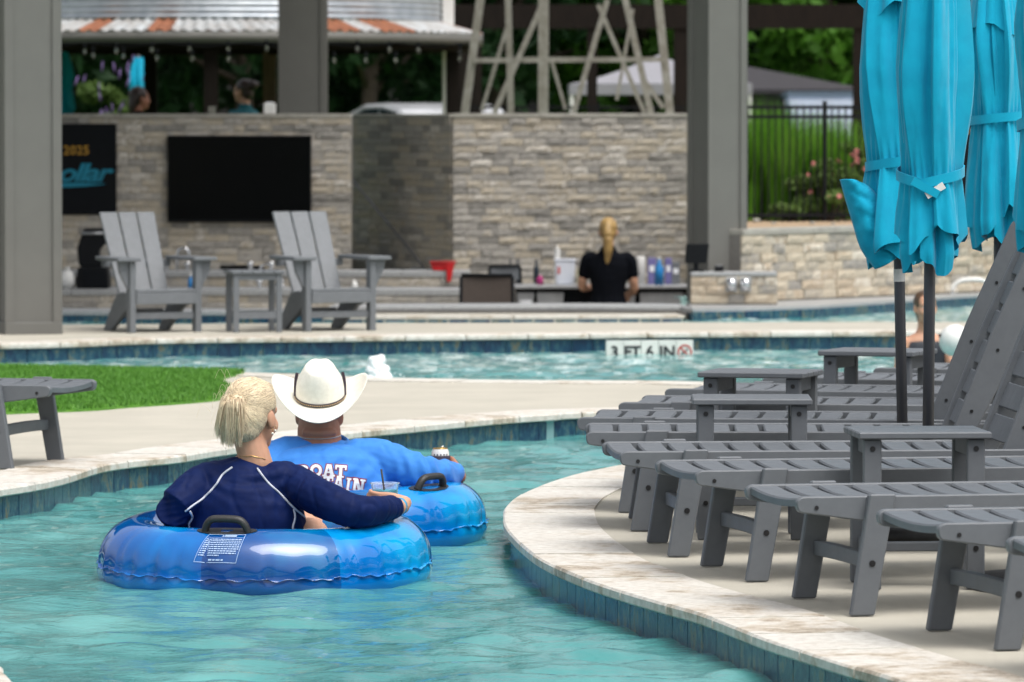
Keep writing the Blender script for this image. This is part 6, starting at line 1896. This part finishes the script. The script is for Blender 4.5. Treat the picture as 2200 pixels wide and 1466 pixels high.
# ---------------------------------------------------------------- background people
def figure(label, hc, floor, yaw, top, bottom, skin_m, hair_m, sleeves='short', hair='pony', arms=None, k=1.0, voxel=.011, root_z=None, swim=False, headyaw=None, band=None):
    root = empty('person', (hc.x, hc.y, floor), 0, label, 'person'); o = Vector(root.location)
    Rb = rotz(yaw); G = lambda x, y, z: hc + Rb @ (Vector((x, y, z)) * k)
    b = MB(); T, Rm = head_shapes(b, hc, yaw if headyaw is None else headyaw, 0, k)
    b.limb([G(0, -.02, -.19), G(0, -.015, -.08)], [.052 * k, .05 * k], 12, (0, 1, 0))
    L = (hc.z - floor) / k
    zs = [(-.18, .07, .06), (-.225, .155, .085), (-.30, .175, .10), (-.42, .155, .10), (-.55, .135, .095), (-.66, .165, .115), (-.76, .175, .12)]
    hipz = -.76; leg = L - .76
    def torso(m, g, a=0, z=7): m.limb([G(0, -.02, q[0]) for q in zs[a:z]], [((q[1] + g) * k, (q[2] + g) * k) for q in zs[a:z]], 18, Rb @ Vector((0, 1, 0)), 2)
    torso(b, -.006)
    arms = arms or [((-.185, 0, -.26), (-.24, .02, -.53), (-.12, .26, -.55)), ((.185, 0, -.26), (.24, .02, -.53), (.12, .26, -.55))]
    A = [[G(*p) for p in a] for a in arms]
    for i, a in enumerate(A):
        b.limb(a, [.05 * k, .04 * k, .027 * k], 10); d = (a[2] - a[1]).normalized()
        hand_shapes(b, a[2], d, Vector((0, 0, -1)) if abs(d.z) < .8 else Rb @ Vector((0, 1, 0)), 1 if i == 0 else -1, .5, k)
    for s in (-1, 1):
        hip, kn, an = G(s * .085, -.02, hipz), G(s * .09, 0, hipz - leg * .48), G(s * .09, -.02, -L + .07)
        b.limb([hip, kn, an], [.088 * k, .06 * k, .042 * k], 12); b.limb([an, an + Rb @ Vector((0, .13, -.035)) * k], [.04 * k, .028 * k], 8)
    body = link('body', rel(remesh(b, 'body', skin_m, voxel * .8, 2), o), root); face_parts(root, T, Rm, k)
    if top is not None:
        s = MB()
        if swim:
            torso(s, .006, 2, 4)
            s2 = MB(); torso(s2, .006, 5, 7); link('swim_bottoms', rel(remesh(s2, 'swim_bottoms', top, voxel, 2), o), root)
        else:
            torso(s, .012, 0, 6)
            for a in A:
                e = a[0].lerp(a[1], .55) if sleeves == 'short' else a[1]
                s.limb([a[0].lerp(G(0, 0, -.26), .3), a[0], e], [.066 * k, .066 * k, .062 * k], 12)
        link('top', rel(remesh(s, 'top', top, voxel, 2, None if swim else wrinkle(.003)), o), root)
    if bottom is not None:
        s = MB(); torso(s, .010, 5, 7)
        for sx in (-1, 1): s.limb([G(sx * .085, -.02, hipz), G(sx * .09, 0, hipz - leg * .48), G(sx * .09, -.02, -L + .12)], [.102 * k, .075 * k, .06 * k], 12)
        link('trousers', rel(remesh(s, 'trousers', bottom, voxel, 2), o), root)
        for sx in (-1, 1):
            MB().limb([G(sx * .09, -.04, -L + .045) - o, G(sx * .09, .11, -L + .04) - o], [(.045 * k, .045 * k), (.045 * k, .038 * k)], 10).build('shoe', M['matteblack'], root, True)
    hm = MB()
    hm.ball(T((0, -.018, .036)), (.082 * k, .101 * k, .09 * k), Rm, 16, 12); hm.ball(T((0, -.05, -.02)), (.07 * k, .06 * k, .07 * k), Rm, 14, 10)
    if hair == 'pony':
        hm.ball(T((0, -.10, .055)), .034 * k, None, 10, 8)
        hm.limb([T((0, -.115, .05)), T((0, -.135, -.03)), T((.005, -.13, -.16)), T((-.005, -.115, -.29))], [.034 * k, .046 * k, .042 * k, .012 * k], 12)
    elif hair == 'bun':
        hm.ball(T((0, -.115, .06)), (.052 * k, .05 * k, .05 * k), None, 12, 10); hm.ball(T((.03, -.14, .07)), .03 * k, None, 10, 8)
    elif hair == 'low':
        hm.limb([T((0, -.06, .0)), T((0, -.085, -.08)), T((.0, -.085, -.15))], [(.075 * k, .06 * k), (.065 * k, .04 * k), (.05 * k, .025 * k)], 14, Rm @ Vector((0, 1, 0)))
    elif hair == 'wet':
        hm.limb([T((0, -.06, .0)), T((-.01, -.075, -.08)), T((-.015, -.07, -.17))], [(.07 * k, .05 * k), (.055 * k, .03 * k), (.03 * k, .015 * k)], 14, Rm @ Vector((0, 1, 0)))
    me = remesh(hm, 'hair', hair_m, .008, 2); bm = bmesh.new(); bm.from_mesh(me); inv = Rm.inverted()
    bmesh.ops.delete(bm, geom=[v for v in bm.verts if (lambda q: q.y > .05 and q.z < .085)((inv @ (v.co - hc)) / k)], context='VERTS'); bm.to_mesh(me); bm.free()
    link('hair', rel(me, o), root)
    if band:
        w_ = A[band][2]; MB().ball(w_ - o, (.034 * k, .03 * k, .022 * k), None, 12, 8).build('wristband', M['bluelabel'], root, True)
    return root, A
# bartender, back to the camera
hcb = W(1307, 497, 50.0)
figure('bartender with long blonde pony tail in black polo working at the back bar', hcb, FLZ, R(4), M['blacktop'], M['denim'], M['skin_p'], M['blond2'], arms=[((-.18, 0, -.25), (-.235, .06, -.48), (-.17, .28, -.50)), ((.18, 0, -.25), (.225, .05, -.50), (.17, .27, -.56))])
# two women behind the television wall
figure('dark haired woman in black behind the wall, facing right', W(300, 212, 57.6), .10, R(62), M['blacktop'], M['denim'], M['skin_t'], M['brownhair'], hair='low')
figure('dark haired woman with a top knot in teal behind the wall, facing left', W(523, 196, 57.4), .10, R(-58), M['tealtop'], M['denim'], M['skin_p'], M['brownhair'], hair='bun')
# child standing in the far channel
gh = W(1988, 661, 34.9)
child, A = figure('child in a dark bandeau standing in the channel behind the umbrella poles', gh, gh.z - 1.28, R(168), M['swimtrunk'], None, M['skin_f'], M['brunette'], hair='wet', k=.86, swim=True, voxel=.010,
       arms=[((-.16, 0, -.25), (-.19, .08, -.47), (-.13, .27, -.40)), ((.16, 0, -.25), (.2, .05, -.5), (.14, .24, -.52))], band=1)
bq = W(2052, 732, 34.55)
ball = empty('beach_ball', bq, 0, 'white inflatable ball floating beside the child', 'ball')
MB().ball((0, 0, 0), .098, None, 28, 18).build('ball_shell', M['white'], ball, True)
MB().ball((-.092, -.02, .03), (.012, .012, .012), None, 8, 6).build('valve', M['matteblack'], ball, True)

bpy.data.scenes.remove(WS)
